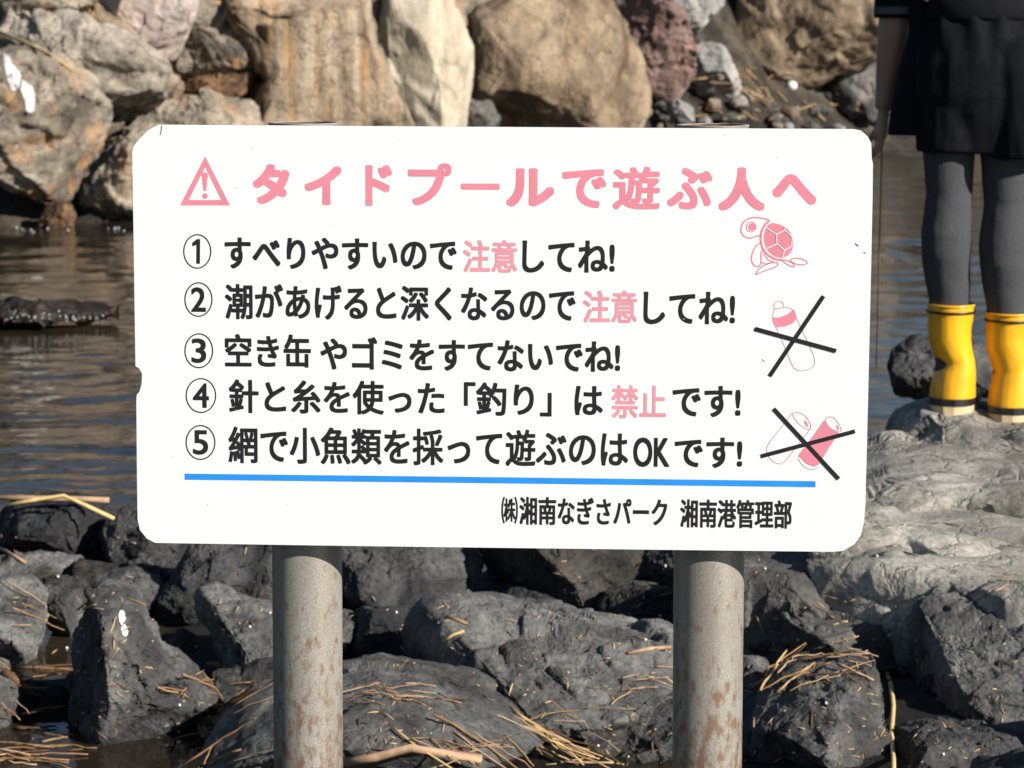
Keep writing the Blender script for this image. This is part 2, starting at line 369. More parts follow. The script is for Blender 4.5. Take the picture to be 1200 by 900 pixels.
# ------------------------------------------------------------------ far seawall boulders
W = [
 ('boulder', 'flat grey slab at the top left corner above the dark gap', [(-60, -20), (104, -20), (100, 6), (80, 14), (0, 30), (-60, 40)], .5, 'greytan', dict(k=3)),
 ('boulder', 'pale pinkish white boulder wedged at the top left', [(112, -30), (228, -30), (218, 22), (195, 68), (168, 64), (138, 26), (113, 8)], .45, 'pink', dict(k=3, cuts=9, flake=.2, lump=.5)),
 ('rock', 'small orange brown rock under the pinkish white boulder', [(66, 14), (110, 8), (142, 30), (160, 58), (110, 40), (70, 30)], .3, 'tan', {}),
 ('boulder', 'long pale boulder streaked with black stains at left', [(-40, 42), (2, 26), (30, 20), (100, 30), (160, 60), (188, 76), (186, 108), (160, 140), (115, 150), (70, 130), (0, 90), (-40, 80)], .5, 'stained', dict(k=2.6)),
 ('boulder', 'big rounded boulder with white splashes at the left edge', [(-60, 50), (20, 54), (62, 64), (96, 98), (118, 146), (112, 168), (88, 195), (60, 236), (30, 222), (-10, 200), (-60, 190)], .55, 'greytan', dict(k=2.5, rough=.8)),
 ('boulder', 'grey boulder at the waterline left of the sign top corner', [(86, 205), (100, 180), (125, 160), (175, 148), (230, 165), (235, 250), (190, 275), (130, 272), (98, 245)], .5, 'greytan', dict(k=2.5)),
 ('rock', 'grey rock with a pale lip above the rusty wedge stone', [(194, 52), (212, 18), (240, 2), (282, 14), (306, 58), (320, 88), (300, 102), (262, 92), (214, 92), (200, 76)], .4, 'greytan', dict(cuts=10)),
 ('rock', 'dark rusty red stone wedged under the grey rock', [(214, 90), (250, 88), (292, 86), (292, 108), (246, 118), (220, 112)], .25, 'rust', dict(level=5)),
 ('rock', 'brown cube shaped stone left of the streaked slab', [(286, 98), (318, 92), (319, 120), (296, 136), (284, 116)], .2, 'rust', dict(level=5, k=3.5)),
 ('rock', 'low flat grey rock behind the top left of the sign', [(148, 150), (185, 122), (240, 112), (290, 124), (318, 160), (300, 190), (160, 190)], .45, 'greytan', dict(k=2.6)),
 ('boulder', 'tall slab with vertical orange streaks above the left post', [(228, -40), (402, -40), (412, 58), (432, 110), (450, 150), (446, 190), (298, 190), (318, 140), (322, 96), (308, 56), (284, 10)], .6, 'striped', dict(k=4.5, rough=.6, cuts=4)),
 ('rock', 'crumbly brown rock between the streaked slab and the cream boulder', [(394, -40), (456, -40), (446, 55), (432, 92), (418, 90), (406, 40)], .4, 'brown', dict(rough=1.5)),
 ('boulder', 'smooth cream boulder lit brightly behind the sign', [(448, -50), (516, -50), (532, 20), (550, 58), (548, 110), (542, 145), (530, 185), (430, 185), (420, 112), (436, 60)], .6, 'cream', dict(k=2.6, rough=.4, cuts=2, dlo=.75)),
 ('boulder', 'largest golden brown boulder above the middle of the sign', [(548, 60), (556, 18), (590, 2), (640, -30), (700, -25), (726, 25), (746, 62), (760, 118), (742, 160), (560, 175), (542, 120)], .7, 'brown', dict(k=2.7, rough=.5, cuts=3, dlo=.7)),
 ('rock', 'dark low stone at the foot of the golden brown boulder', [(500, 124), (530, 116), (572, 120), (586, 150), (580, 175), (505, 175)], .3, 'dark', dict(level=5)),
 ('boulder', 'reddish boulder right of the golden brown boulder', [(724, 8), (760, -8), (802, 20), (814, 60), (812, 92), (796, 116), (768, 118), (756, 108), (744, 56)], .4, 'red', dict(cuts=9)),
 ('boulder', 'pale grey boulder at the top between red and brown boulders', [(764, -40), (862, -40), (848, 8), (826, 30), (812, 46), (800, 18), (762, -10)], .4, 'pale', dict(cuts=9)),
 ('rock', 'light grey jagged rock behind the dry reeds', [(812, 60), (826, 50), (846, 56), (870, 84), (866, 112), (820, 112)], .25, 'pale', dict(level=5, cuts=10)),
 ('boulder', 'huge rounded brown boulder above the right post', [(862, 30), (876, -30), (940, -45), (1050, -40), (1062, 40), (1030, 72), (995, 90), (950, 104), (905, 98), (866, 78)], .7, 'brown', dict(k=2.3, rough=.6, cuts=4, dlo=.7)),
 ('rock', 'dark grey rock under the huge brown boulder beside the arm', [(950, 110), (966, 90), (992, 76), (1034, 58), (1060, 70), (1055, 130), (990, 140), (956, 128)], .35, 'dark', {}),
 ('rock', 'brown flat rock at the far waterline behind the hand', [(1030, 160), (1050, 148), (1080, 154), (1100, 166), (1098, 192), (1034, 192)], .4, 'rust', dict(level=5)),
 ('rock', 'grey pointed stone behind the sign top edge', [(656, 150), (672, 118), (690, 112), (722, 138), (728, 165), (656, 165)], .25, 'dark', dict(level=5, cuts=10)),
 ('rock', 'pale round stone at the foot of the reddish boulder', [(778, 122), (794, 116), (812, 128), (812, 146), (782, 144)], .16, 'pale', dict(level=5)),
 ('rock', 'beige block stone low between the sign and golden boulder', [(722, 118), (744, 114), (756, 122), (756, 142), (724, 142)], .18, 'greytan', dict(level=5)),
 ('rock', 'wet brown rock at the waterline under the splashed boulder', [(44, 248), (62, 236), (78, 244), (86, 272), (70, 284), (42, 280)], .22, 'rust', dict(level=5)),
]
for k, (nm, lab, px, th, mt, kw) in enumerate(W):
    mx_, my_ = sum(p[0] for p in px) / len(px), sum(p[1] for p in px) / len(px)
    px = [(mx_ + (x - mx_) * 1.06, my_ + (y - my_) * 1.06) for x, y in px]
    rock(nm, lab, px, wall_Y(px) + .15, th, mt, seed=100 + k, cat=nm, **{**dict(level=6, flake=.5, lump=.9, warp=.09), **kw})

# loose filler rocks and pebbles of the far bank, copies of a few shapes
def proto_rocks(kind, mats, n, level, seed):
    out = []
    for k in range(n):
        a = np.linspace(0, 2 * math.pi, 9)[:-1]; rg = np.random.default_rng(seed + k)
        poly = [(math.cos(t) * rg.uniform(.75, 1.15), math.sin(t) * rg.uniform(.55, .9)) for t in a]
        c, V, F = rock_shape(poly, .8, level=level, cuts=9, seed=seed + k, flake=.5)
        me = mesh_np(kind, V, F); me.materials.append(M[mats[k % len(mats)]])
        me.polygons.foreach_set('use_smooth', [True] * len(me.polygons)); out.append(me)
    return out
def place(kind, me, loc, s, rg, label, cat, group):
    o = bpy.data.objects.new(kind, me); sc.collection.objects.link(o); o.location = loc
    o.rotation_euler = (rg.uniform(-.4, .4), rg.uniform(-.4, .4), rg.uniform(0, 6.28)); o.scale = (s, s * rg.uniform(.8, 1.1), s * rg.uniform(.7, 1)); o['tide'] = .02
    tag(o, label, cat, group); return o
rg = np.random.default_rng(55)
fill = proto_rocks('seawall_rock', ['greytan', 'tan', 'brown', 'dark', 'red'], 6, 5, 900)
for k in range(64):
    X = rg.uniform(-4.6, 6.5); t = rg.uniform(2.3, 4.2)
    v_ = Vector((X, bank_y(X) + t, float(bank_h(X, t)) + .12)) - CAM; px_, py_ = 600 + FPX * v_.x / v_.dot(FWD), 450 - FPX * v_.dot(UP) / v_.dot(FWD)
    if 770 < px_ < 1080 and py_ > -20: continue
    place('seawall_rock', fill[k % 6], (X, bank_y(X) + t, float(bank_h(X, t)) + .12), rg.uniform(.3, .62), rg,
          'weathered rubble rock filling the seawall behind the front boulders', 'rock', 'rubble rocks filling the seawall')
peb = proto_rocks('pebble', ['dark', 'pale', 'greytan', 'dark'], 4, 4, 950)
for k in range(70):
    x, y = rg.uniform(640, 1010), rg.uniform(98, 150)
    Yp = 1.4 * FPX / (275 - 100 * x / 1050 - 20) + (165 - y) / 45.0
    c = P(x, y, Yp)
    place('pebble', peb[k % 4], (c.x, c.y, c.z - .02), rg.uniform(.04, .13), rg,
          'loose beach stone lying under the seawall boulders above the sign', 'stone', 'loose stones at the foot of the seawall')

# white splashes on the big boulder are drawn on its surface further down (after ray casts are possible)

# ------------------------------------------------------------------ near rocks
TOPF = (0, -.45, 1, .62)
NEAR = [
 ('boulder', 'black boulder added as the shade at the bottom right corner', [(1040, 940), (1050, 884), (1100, 868), (1180, 880), (1260, 890), (1260, 940)], 4.85, .2, 'basalt_dark', {}),  # added fill, its black colour stands for the corner's shade
 ('rock', 'black rock added as the shade deep in the gap between the left post and the massive block', [(392, 745), (425, 722), (478, 722), (500, 760), (480, 806), (430, 800), (396, 780)], 6.0, .12, 'basalt_dark', {}),  # added dark stone where the gap holds only shadow
 ('rock', 'black rock added as the shade behind the massive block', [(560, 722), (600, 700), (660, 716), (690, 745), (660, 768), (590, 760)], 6.2, .12, 'basalt_dark', {}),  # another dark stone added in place of the gap's shadow
 ('boulder', 'lumpy dark boulder at the left water edge under the floating reeds', [(-30, 612), (20, 592), (75, 588), (105, 598), (120, 622), (116, 656), (90, 668), (50, 664), (-30, 660)], 7.15, .22, 'basalt_dark', {}),
 ('boulder', 'rounded dark boulder below the bottom left corner of the sign', [(108, 642), (126, 612), (165, 598), (205, 612), (236, 640), (228, 662), (195, 674), (150, 676), (124, 666)], 7.0, .2, 'basalt_dark', {}),
 ('rock', 'low flat grey rock at the left edge', [(-30, 668), (40, 657), (86, 664), (98, 682), (82, 698), (40, 702), (-30, 700)], 6.55, .16, 'basalt_grey', dict(k=3)),
 ('rock', 'brown rock sunk between two dark boulders at left', [(80, 662), (120, 668), (180, 674), (180, 700), (95, 705)], 6.75, .12, 'basalt_brown', dict(level=6)),
 ('rock', 'blocky grey rock with weedy foot at the left edge', [(-30, 692), (30, 688), (46, 708), (46, 742), (36, 782), (-30, 790)], 6.05, .16, 'basalt_grey', dict(tide=0.07)),
 ('rock', 'small angular rock left of the pointed rock', [(52, 722), (64, 706), (90, 700), (98, 712), (86, 742), (74, 760), (58, 748)], 6.1, .1, 'basalt', dict(cuts=10)),
 ('boulder', 'rounded grey boulder behind the pointed rock', [(95, 702), (118, 682), (148, 676), (176, 694), (187, 724), (172, 752), (120, 750)], 6.0, .16, 'basalt', {}),
 ('boulder', 'tall pointed dark rock with white bird droppings', [(60, 880), (74, 800), (80, 748), (92, 708), (116, 697), (140, 702), (160, 738), (182, 778), (226, 808), (244, 834), (220, 862), (196, 915), (70, 915)], 5.2, .24, 'basalt', dict(k=2.2, cuts=5, extra=[(-.75, -.6, .1, .42), (.5, -.75, .35, .5)], tide=0.035)),
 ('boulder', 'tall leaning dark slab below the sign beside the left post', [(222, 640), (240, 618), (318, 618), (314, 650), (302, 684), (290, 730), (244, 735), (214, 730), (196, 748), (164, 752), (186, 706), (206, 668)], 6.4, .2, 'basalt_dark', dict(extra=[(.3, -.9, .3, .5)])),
 ('boulder', 'grey boulder seen on both sides of the left post', [(218, 752), (226, 716), (244, 708), (272, 722), (320, 728), (400, 744), (428, 762), (436, 800), (400, 820), (318, 812), (280, 800), (240, 776)], 5.85, .22, 'basalt_grey', dict(extra=[TOPF, (-.9, -.4, 0, .55)], tide=0.05)),
 ('rock', 'dark rock touching the left side of the left post', [(292, 700), (300, 664), (316, 652), (345, 660), (345, 735), (300, 735)], 6.2, .14, 'basalt_dark', {}),
 ('rock', 'dark round rock at the bottom left corner', [(-30, 778), (10, 786), (17, 828), (8, 868), (-30, 875)], 5.3, .12, 'basalt', {}),
 ('boulder', 'broad grey mound rock at the bottom by the left post', [(225, 900), (250, 868), (280, 842), (318, 828), (400, 812), (440, 803), (500, 812), (560, 824), (606, 846), (648, 880), (662, 925), (225, 925)], 4.95, .34, 'basalt_grey', dict(k=2.4, cuts=3, rough=.6, tide=0.02)),
 ('boulder', 'large dark boulder with hollow underside right of the left post', [(385, 625), (480, 612), (545, 636), (568, 662), (557, 702), (545, 727), (520, 726), (480, 722), (430, 738), (385, 738)], 6.65, .22, 'basalt', dict(k=3, extra=[(.1, -.5, .85, .45)], tide=0.07)),
 ('boulder', 'big dark boulder with overhanging left face under the sign', [(548, 668), (560, 655), (592, 642), (640, 634), (735, 642), (746, 662), (722, 692), (682, 738), (666, 744), (640, 722), (600, 694), (562, 692)], 6.7, .24, 'basalt_brown', dict(cuts=5, extra=[(.2, -.55, .8, .4), (-.8, -.55, -.25, .22)], tide=0.04)),
 ('rock', 'brown rounded rock left of the right post', [(698, 726), (714, 704), (746, 694), (790, 700), (812, 735), (790, 762), (750, 764), (705, 750)], 6.25, .16, 'basalt_brown', {}),
 ('rock', 'grey rock tucked under the sign against the right post', [(742, 664), (756, 646), (790, 640), (825, 650), (825, 705), (790, 700), (762, 694)], 6.6, .15, 'basalt_grey', {}),
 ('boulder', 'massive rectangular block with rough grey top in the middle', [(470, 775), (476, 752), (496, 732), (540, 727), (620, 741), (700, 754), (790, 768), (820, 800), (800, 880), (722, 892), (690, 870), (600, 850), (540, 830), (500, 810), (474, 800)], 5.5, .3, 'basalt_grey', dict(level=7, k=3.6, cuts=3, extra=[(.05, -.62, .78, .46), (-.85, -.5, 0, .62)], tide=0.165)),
 ('rock', 'rock coloured black for the shade below the massive block', [(640, 915), (676, 880), (720, 862), (770, 838), (830, 830), (840, 915)], 5.1, .18, 'basalt_dark', dict(tide=0.3)),  # band set above its top, painting the shade over the whole rock
 ('boulder', 'dark boulder with straw on its top at the bottom right of the post', [(884, 925), (892, 840), (916, 812), (956, 796), (1034, 788), (1048, 828), (1048, 925)], 4.9, .24, 'basalt', dict(extra=[(-.1, -.5, .8, .6)], tide=0.15)),
 ('rock', 'dark rock filling the gap right of the right post', [(850, 800), (872, 786), (902, 788), (918, 808), (896, 842), (880, 925), (850, 925)], 5.15, .18, 'basalt', dict(tide=0.15)),
 ('rock', 'small grey rock under the straw tangle', [(930, 800), (938, 768), (958, 760), (985, 775), (990, 800)], 5.35, .1, 'basalt_grey', dict(level=6)),
 ('boulder', 'large dark block with lit shoulder at the bottom right', [(1052, 802), (1062, 766), (1096, 736), (1140, 730), (1210, 742), (1290, 760), (1290, 890), (1120, 892), (1060, 876)], 5.1, .3, 'basalt_grey', dict(level=7, k=3, cuts=4, extra=[(-.15, -.5, .82, .46), (-.9, -.4, .1, .66)], tide=0.2)),
 ('rock', 'dark rock behind the heels of the yellow boots', [(1046, 440), (1054, 416), (1068, 405), (1092, 402), (1128, 405), (1170, 412), (1186, 440), (1180, 478), (1058, 478)], 7.45, .2, 'basalt', {}),
]
for k, (nm, lab, px, Y, th, mt, kw) in enumerate(NEAR):
    yb_ = max(p[1] for p in px)
    if yb_ < 895 and 'heels' not in lab: Y = 1.4 * FPX / (yb_ - 20) + .35 * th      # its foot stands at the water level
    rock(nm, lab, px, Y, th, mt, seed=300 + k, cat=nm, **{**dict(level=7 if max(p[1] for p in px) > 640 else 6, flake=.34, cuts=10, dlo=.45), **kw})
# the shelf on the right: slabs given by the outline of their tops
SHELF = [
 ('rock_slab', 'pale knobbly slab that carries the yellow boots', [(1026, 500), (1036, 480), (1080, 466), (1130, 472), (1290, 474), (1330, 520), (1200, 530), (1100, 510)], .385, .16, 'shelf', {}),
 ('rock_slab', 'pale pitted slab touching the right edge of the sign below the boots', [(940, 540), (1020, 510), (1080, 500), (1130, 508), (1180, 530), (1260, 540), (1280, 590), (1120, 578), (960, 585)], .335, .16, 'shelf', {}),
 ('rock_slab', 'wide light grey slab with small pits right of the sign bottom', [(930, 590), (1040, 562), (1120, 576), (1320, 580), (1330, 660), (1180, 652), (1060, 626), (940, 632)], .285, .16, 'shelf', {}),
 ('rock_slab', 'long grey slab below the bottom right corner of the sign', [(930, 656), (1010, 634), (1060, 618), (1130, 628), (1320, 660), (1330, 712), (1180, 700), (1090, 680), (1000, 668)], .24, .16, 'shelf', {}),
 ('rock_slab', 'dark topped slab just right of the right post under the sign', [(800, 675), (850, 640), (1000, 640), (1060, 662), (1100, 688), (1000, 690), (900, 682)], .20, .16, 'shelf_dark', {}),
]
for k, (nm, lab, px, z, th, mt, kw) in enumerate(SHELF):
    rock(nm, lab, px, 0, th, mt, plan=z, seed=400 + k, cat='slab', **{**dict(level=7, k=8, cuts=2, dlo=.85, dhi=.95, rough=.30, flake=.95, lump=.8, warp=.03), **kw})
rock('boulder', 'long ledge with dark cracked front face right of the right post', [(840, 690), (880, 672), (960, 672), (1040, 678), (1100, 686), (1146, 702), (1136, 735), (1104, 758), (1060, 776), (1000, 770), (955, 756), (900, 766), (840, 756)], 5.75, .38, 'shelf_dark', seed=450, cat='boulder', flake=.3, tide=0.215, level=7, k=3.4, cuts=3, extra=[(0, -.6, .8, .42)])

rg = np.random.default_rng(66)
sm = proto_rocks('shore_stone', ['basalt_dark', 'basalt', 'basalt_dark'], 5, 5, 970)
for k in range(70):
    X, Y = rg.uniform(-1.35, 1.2), rg.uniform(5.0, 7.0)
    X *= Y / 5.6
    if any((X - c.x) ** 2 + (Y - c.y) ** 2 < (r * 1.2) ** 2 for c, r in POOLS): continue
    place('shore_stone', sm[k % 5], (X, Y, float(shore_h(np.array([X]), np.array([Y]))[0]) + .0), rg.uniform(.04, .12), rg,
          'small black stone wedged in the gaps between the near rocks', 'stone', 'small stones between the near rocks')
# weir of wet stones in the water at left
rock('rock_sill', 'low wet dark rock ridge with water spilling over it at left', [(-80, 366), (20, 360), (90, 362), (130, 366), (150, 372), (130, 380), (-80, 382)], 12.3, .3, 'sill', seed=470, cat='rock', level=6, k=2.5, rough=1.0)

# ------------------------------------------------------------------ the sign
# board pose: in-plane axes and centre in the camera's frame (x right, y down, z forward)
def sign_matrix():
    a, b_, c = R(7.098), R(2.533), R(0.5975)
    Rx = Matrix(((1, 0, 0), (0, math.cos(a), -math.sin(a)), (0, math.sin(a), math.cos(a))))
    Ry = Matrix(((math.cos(b_), 0, math.sin(b_)), (0, 1, 0), (-math.sin(b_), 0, math.cos(b_))))
    Rz = Matrix(((math.cos(c), -math.sin(c), 0), (math.sin(c), math.cos(c), 0), (0, 0, 1)))
    Q = Ry @ Rx @ Rz
    B = Matrix((RIGHT, -UP, FWD)).transposed()            # camera frame -> world
    ex, ey, ez = B @ Q.col[0], B @ Q.col[1], B @ Q.col[2]
    p = CAM + B @ Vector((-.01555, -.05497, 3.34825))
    m = Matrix((ex, ez, -ey)).transposed().to_4x4(); m.translation = p
    return m                                              # local x right, y away, z up
SM = sign_matrix(); SI = SM.inverted()
def S(x, y, lift=0.0):                                    # photograph pixel -> point on the board's face
    o = SI @ CAM; d = SI.to_3x3() @ ray(x, y); t = (-o.y) / d.y; q = o + d * t
    return Vector((q.x, -lift, q.z))
sign = empty('warning_sign', SM.translation); sign.matrix_world = SM
tag(sign, 'white tide pool warning sign board on two rusty steel pipe posts', 'sign')

m, n, b = nodes('white_sign_paint'); L = n.links.new
tc = N(n, 'ShaderNodeTexCoord'); t = N(n, 'ShaderNodeTexNoise', i_Scale=6, i_Detail=8, i_Roughness=.65); L(tc.outputs['Object'], t.inputs['Vector'])
c1 = ramp(n, t.outputs['Fac'], [(.3, (.745, .744, .735)), (.6, (.775, .775, .768))]).outputs[0]
t2 = N(n, 'ShaderNodeTexNoise', i_Scale=150, i_Detail=2); L(tc.outputs['Object'], t2.inputs['Vector'])
c1 = mix(n, ramp(n, t2.outputs['Fac'], [(.745, (0, 0, 0)), (.765, (1, 1, 1))]).outputs[0], c1, (.45, .40, .33))
L(c1, b.inputs['Base Color']); b.inputs['Roughness'].default_value = .42; b.inputs['Specular IOR Level'].default_value = .3
bp = N(n, 'ShaderNodeBump'); bp.inputs['Strength'].default_value = .05; L(t.outputs['Fac'], bp.inputs['Height']); L(bp.outputs[0], b.inputs['Normal'])
M['board'] = m
M['edge'] = plain('dark_board_edge', (.05, .05, .055), .6)
def worn(name, col, chip=.70, amt=.12):
    """sign ink, a little uneven, with a few worn flecks showing the board"""
    m, n, b = nodes(name); L = n.links.new
    tc = N(n, 'ShaderNodeTexCoord'); t = N(n, 'ShaderNodeTexNoise', i_Scale=25, i_Detail=6); L(tc.outputs['Object'], t.inputs['Vector'])
    a_ = tuple(c * (1 - amt) for c in col); z_ = tuple(min(1, c * (1 + amt)) for c in col)
    c1 = ramp(n, t.outputs['Fac'], [(.35, a_), (.65, z_)]).outputs[0]
    t2 = N(n, 'ShaderNodeTexNoise', i_Scale=170, i_Detail=3); L(tc.outputs['Object'], t2.inputs['Vector'])
    c1 = mix(n, ramp(n, t2.outputs['Fac'], [(chip, (0, 0, 0)), (chip + .02, (1, 1, 1))]).outputs[0], c1, (.7, .69, .67))
    L(c1, b.inputs['Base Color']); b.inputs['Roughness'].default_value = .5; b.inputs['Specular IOR Level'].default_value = .25
    return m
M['ink'] = worn('black_ink', (.016, .016, .018), .76)
M['pinkink'] = worn('faded_red_ink', (.68, .225, .285), .72, .05)
M['pinkink2'] = worn('paler_red_ink', (.66, .275, .325), .70, .05)
M['outline'] = worn('thin_red_outline_ink', (.55, .27, .28), .75)
M['blue'] = worn('blue_ink', (.02, .255, .74), .76, .06)

def flat(name, V2, F, mat, parent=None):                   # V2: points on the board (x, y, z local)
    o = link(name, mesh_py(name, V2, F), mat, parent or sign, smooth=False); return o
def fill(pts, lift):
    V = [S(x, y, lift) for x, y in pts]
    F = tessellate_polygon([[Vector((v.x, v.z, 0)) for v in V]])
    FF = []
    for f in F:
        a_, b_, c_ = (V[i] for i in f)
        FF.append(f if ((b_ - a_).cross(c_ - a_)).y < 0 else (f[0], f[2], f[1]))
    return V, FF
def stroke(pts, wpx, lift, closed=False, smooth=0):
    p = [np.array(q, float) for q in pts]
    for _ in range(smooth):                                # Chaikin rounding
        q = [] if closed else [p[0]]
        m_ = len(p) if closed else len(p) - 1
        for i in range(m_):
            a_, b_ = p[i], p[(i + 1) % len(p)]; q += [a_ * .75 + b_ * .25, a_ * .25 + b_ * .75]
        if not closed: q.append(p[-1])
        p = q
    n_ = len(p); V, F = [], []
    for i in range(n_):
        a_ = p[(i - 1) % n_] if closed or i else p[i]; b_ = p[(i + 1) % n_] if closed or i < n_ - 1 else p[i]
        d1 = p[i] - a_; d2 = b_ - p[i]
        d1 = d1 / (np.linalg.norm(d1) + 1e-9) if np.linalg.norm(d1) > 1e-9 else d2 / np.linalg.norm(d2)
        d2 = d2 / (np.linalg.norm(d2) + 1e-9) if np.linalg.norm(d2) > 1e-9 else d1
        nm = np.array([-(d1 + d2)[1], (d1 + d2)[0]]); nm /= np.linalg.norm(nm) + 1e-9
        k = wpx / 2 / max(.5, nm @ np.array([-d1[1], d1[0]]))
        for sgn in (-1, 1): V.append(S(*(p[i] + nm * k * sgn), lift))
    for i in range(n_ if closed else n_ - 1):
        j = (i + 1) % n_; F.append((2 * i, 2 * j, 2 * j + 1, 2 * i + 1))
    return V, F
def merge(parts):
    V, F = [], []
    for v, f in parts:
        o = len(V); V += list(v); F += [tuple(i + o for i in q) for q in f]
    return V, F
def chaikin(pts, nit=2):
    p = [np.array(q, float) for q in pts]
    for _ in range(nit):
        q = []
        for i in range(len(p)):
            a_, b_ = p[i], p[(i + 1) % len(p)]; q += [a_ * .75 + b_ * .25, a_ * .25 + b_ * .75]
        p = q
    return [tuple(q) for q in p]

# board: rounded chamfer corners, a bite out of the left edge, slightly wavy right edge
OUT = [(186, 146), (400, 147.5), (700, 149.5), (1000, 151.2), (1009, 153), (1017, 160), (1021, 168), (1021.6, 186), (1023, 192), (1022.6, 230), (1020.5, 330), (1017.2, 470), (1014.2, 590), (1012.5, 612),
       (1009, 627), (1001, 638), (988, 645.5), (976, 646.6), (700, 643.4), (400, 639.6), (182, 636.2), (172, 631), (164, 621), (161.2, 608), (160.6, 560), (159.8, 470), (160.2, 463),
       (163.5, 459), (166, 450), (166.5, 438), (163, 431.5), (158.8, 429), (157.6, 350), (156, 240), (155, 178), (156.5, 172), (163, 163), (174, 152.5)]
Vf, Ff = fill(OUT, 0.0)
k0 = len(Vf); Vb = [Vector((v.x, .004, v.z)) for v in Vf]
sides = [(i, k0 + i, k0 + (i + 1) % k0, (i + 1) % k0) for i in range(k0)]
me = mesh_py('board', Vf + Vb, Ff + [tuple(reversed([i + k0 for i in f])) for f in Ff] + sides)
bo = link('board', me, [M['board'], M['edge']], sign, smooth=False)
for i, p_ in enumerate(me.polygons): p_.material_index = 1 if i >= len(Ff) else 0

def glyph_mesh(txt):
    c = bpy.data.curves.new('tmp', 'FONT'); c.body = txt; c.resolution_u = 5
    o = bpy.data.objects.new('tmp', c); sc.collection.objects.link(o)
    dg = bpy.context.evaluated_depsgraph_get(); dg.update()
    me = bpy.data.meshes.new_from_object(o.evaluated_get(dg))
    V = np.array([v.co[:2] for v in me.vertices]); F = [tuple(p.vertices) for p in me.polygons]
    bpy.data.objects.remove(o); bpy.data.curves.remove(c); bpy.data.meshes.remove(me)
    return V, F
def text_geo(txt, x0, x1, y0, y1, bold, lift, ends=None):
    """lettering whose ink fills the pixel box; y0, y1 at the middle of the run; bold = extra half stroke in pixels"""
    V, F = glyph_mesh(txt)
    mn, mx = V.min(0), V.max(0)
    U = (V - mn) / np.maximum(mx - mn, 1e-6)
    A_, B_ = S(x0 + bold, y1 - bold, lift), S(x1 - bold, y0 + bold, lift)
    mid = S((x0 + x1) / 2, (y0 + y1) / 2, lift)
    wx = (S(x1 - bold, (y0 + y1) / 2) - S(x0 + bold, (y0 + y1) / 2)).x; hz = (S((x0 + x1) / 2, y0 + bold) - S((x0 + x1) / 2, y1 - bold)).z
    X = mid.x + (U[:, 0] - .5) * wx; Z = mid.z + (U[:, 1] - .5) * hz
    pxm = .9 / 860.0; r = bold * pxm
    parts = []
    offs = [(0, 0)] + [(r * a_, r * b_) for a_, b_ in ((1, .75), (-1, .75), (1, -.75), (-1, -.75), (1, 0), (-1, 0), (0, 1), (0, -1))]
    for k, (dx, dz) in enumerate(offs):
        Vv = [Vector((x + dx, -lift - k * 4e-6, z + dz)) for x, z in zip(X, Z)]
        FF = []
        for f in F:
            a_, b_, c_ = (Vv[i] for i in f[:3])
            FF.append(f if ((b_ - a_).cross(c_ - a_)).y < 0 else tuple(reversed(f)))
        parts.append((Vv, FF))
    return merge(parts)
def text(name, segs, mat, parent=None, lift=0.0002):
    V, F = merge([text_geo(*s, lift) for s in segs]); return flat(name, V, F, mat, parent)

title = text('title_lettering', [('タ', 296, 339.5, 192, 239.5, 2.5), ('イ', 357, 400.5, 194, 240.5, 2.5), ('ド', 428, 459.5, 193, 241.5, 2.0), ('プ', 478, 529, 191, 241, 2.0), ('ー', 540, 585.5, 215, 222.5, 2.2),
      ('ル', 593, 649.5, 197, 242.5, 2.5), ('で', 659, 710.5, 198, 244, 1.9), ('遊', 718, 773.5, 195, 246, 1.5), ('ぶ', 782, 834.5, 196.5, 245.5, 1.9), ('人', 842, 896.5, 196, 247.5, 2.7), ('へ', 905, 957, 204, 240.5, 2.6)], M['pinkink'])
B = 1.05
rows = [
 ([('すべりやすいので', 263, 535, 278.5, 316, B), ('してね!', 612, 720.5, 281.5, 320, B)], [('注意', 542.5, 606, 281, 319.5, .85)]),
 ([('潮があげると深くなるので', 263, 674, 334, 376, .95), ('してね!', 754, 861.5, 341.5, 380.5, B)], [('注意', 683, 746.5, 340, 378.5, .85)]),
 ([('空き缶', 263.5, 364.5, 391.5, 430.5, .95), ('やゴミをすてないでね!', 375, 726.5, 396, 435, B)], []),
 ([('針と糸を使った', 268, 521, 445.5, 485.5, .95), ('「釣り」は', 543.5, 706.5, 448.5, 488, 1.0), ('です!', 788, 868, 452, 489, B)], [('禁止', 716.5, 780.5, 451.5, 490.5, .8)]),
 ([('網で小魚類を採って遊ぶのは', 267, 735.5, 502, 545.5, .9), ('OK', 742, 784.5, 512.5, 547.5, .9), ('です!', 790.5, 870, 512.5, 548.5, B)], []),
]
circ = [('1', 231.2, 294.6, 15.8, 19.6, 10, 29), ('2', 232.6, 351, 15.8, 19.6, 17.5, 29), ('3', 233, 411, 16.2, 19.8, 17.5, 29), ('4', 235.5, 463.5, 17.2, 19.8, 19, 29), ('5', 235, 518.5, 16.8, 19.8, 18, 29)]
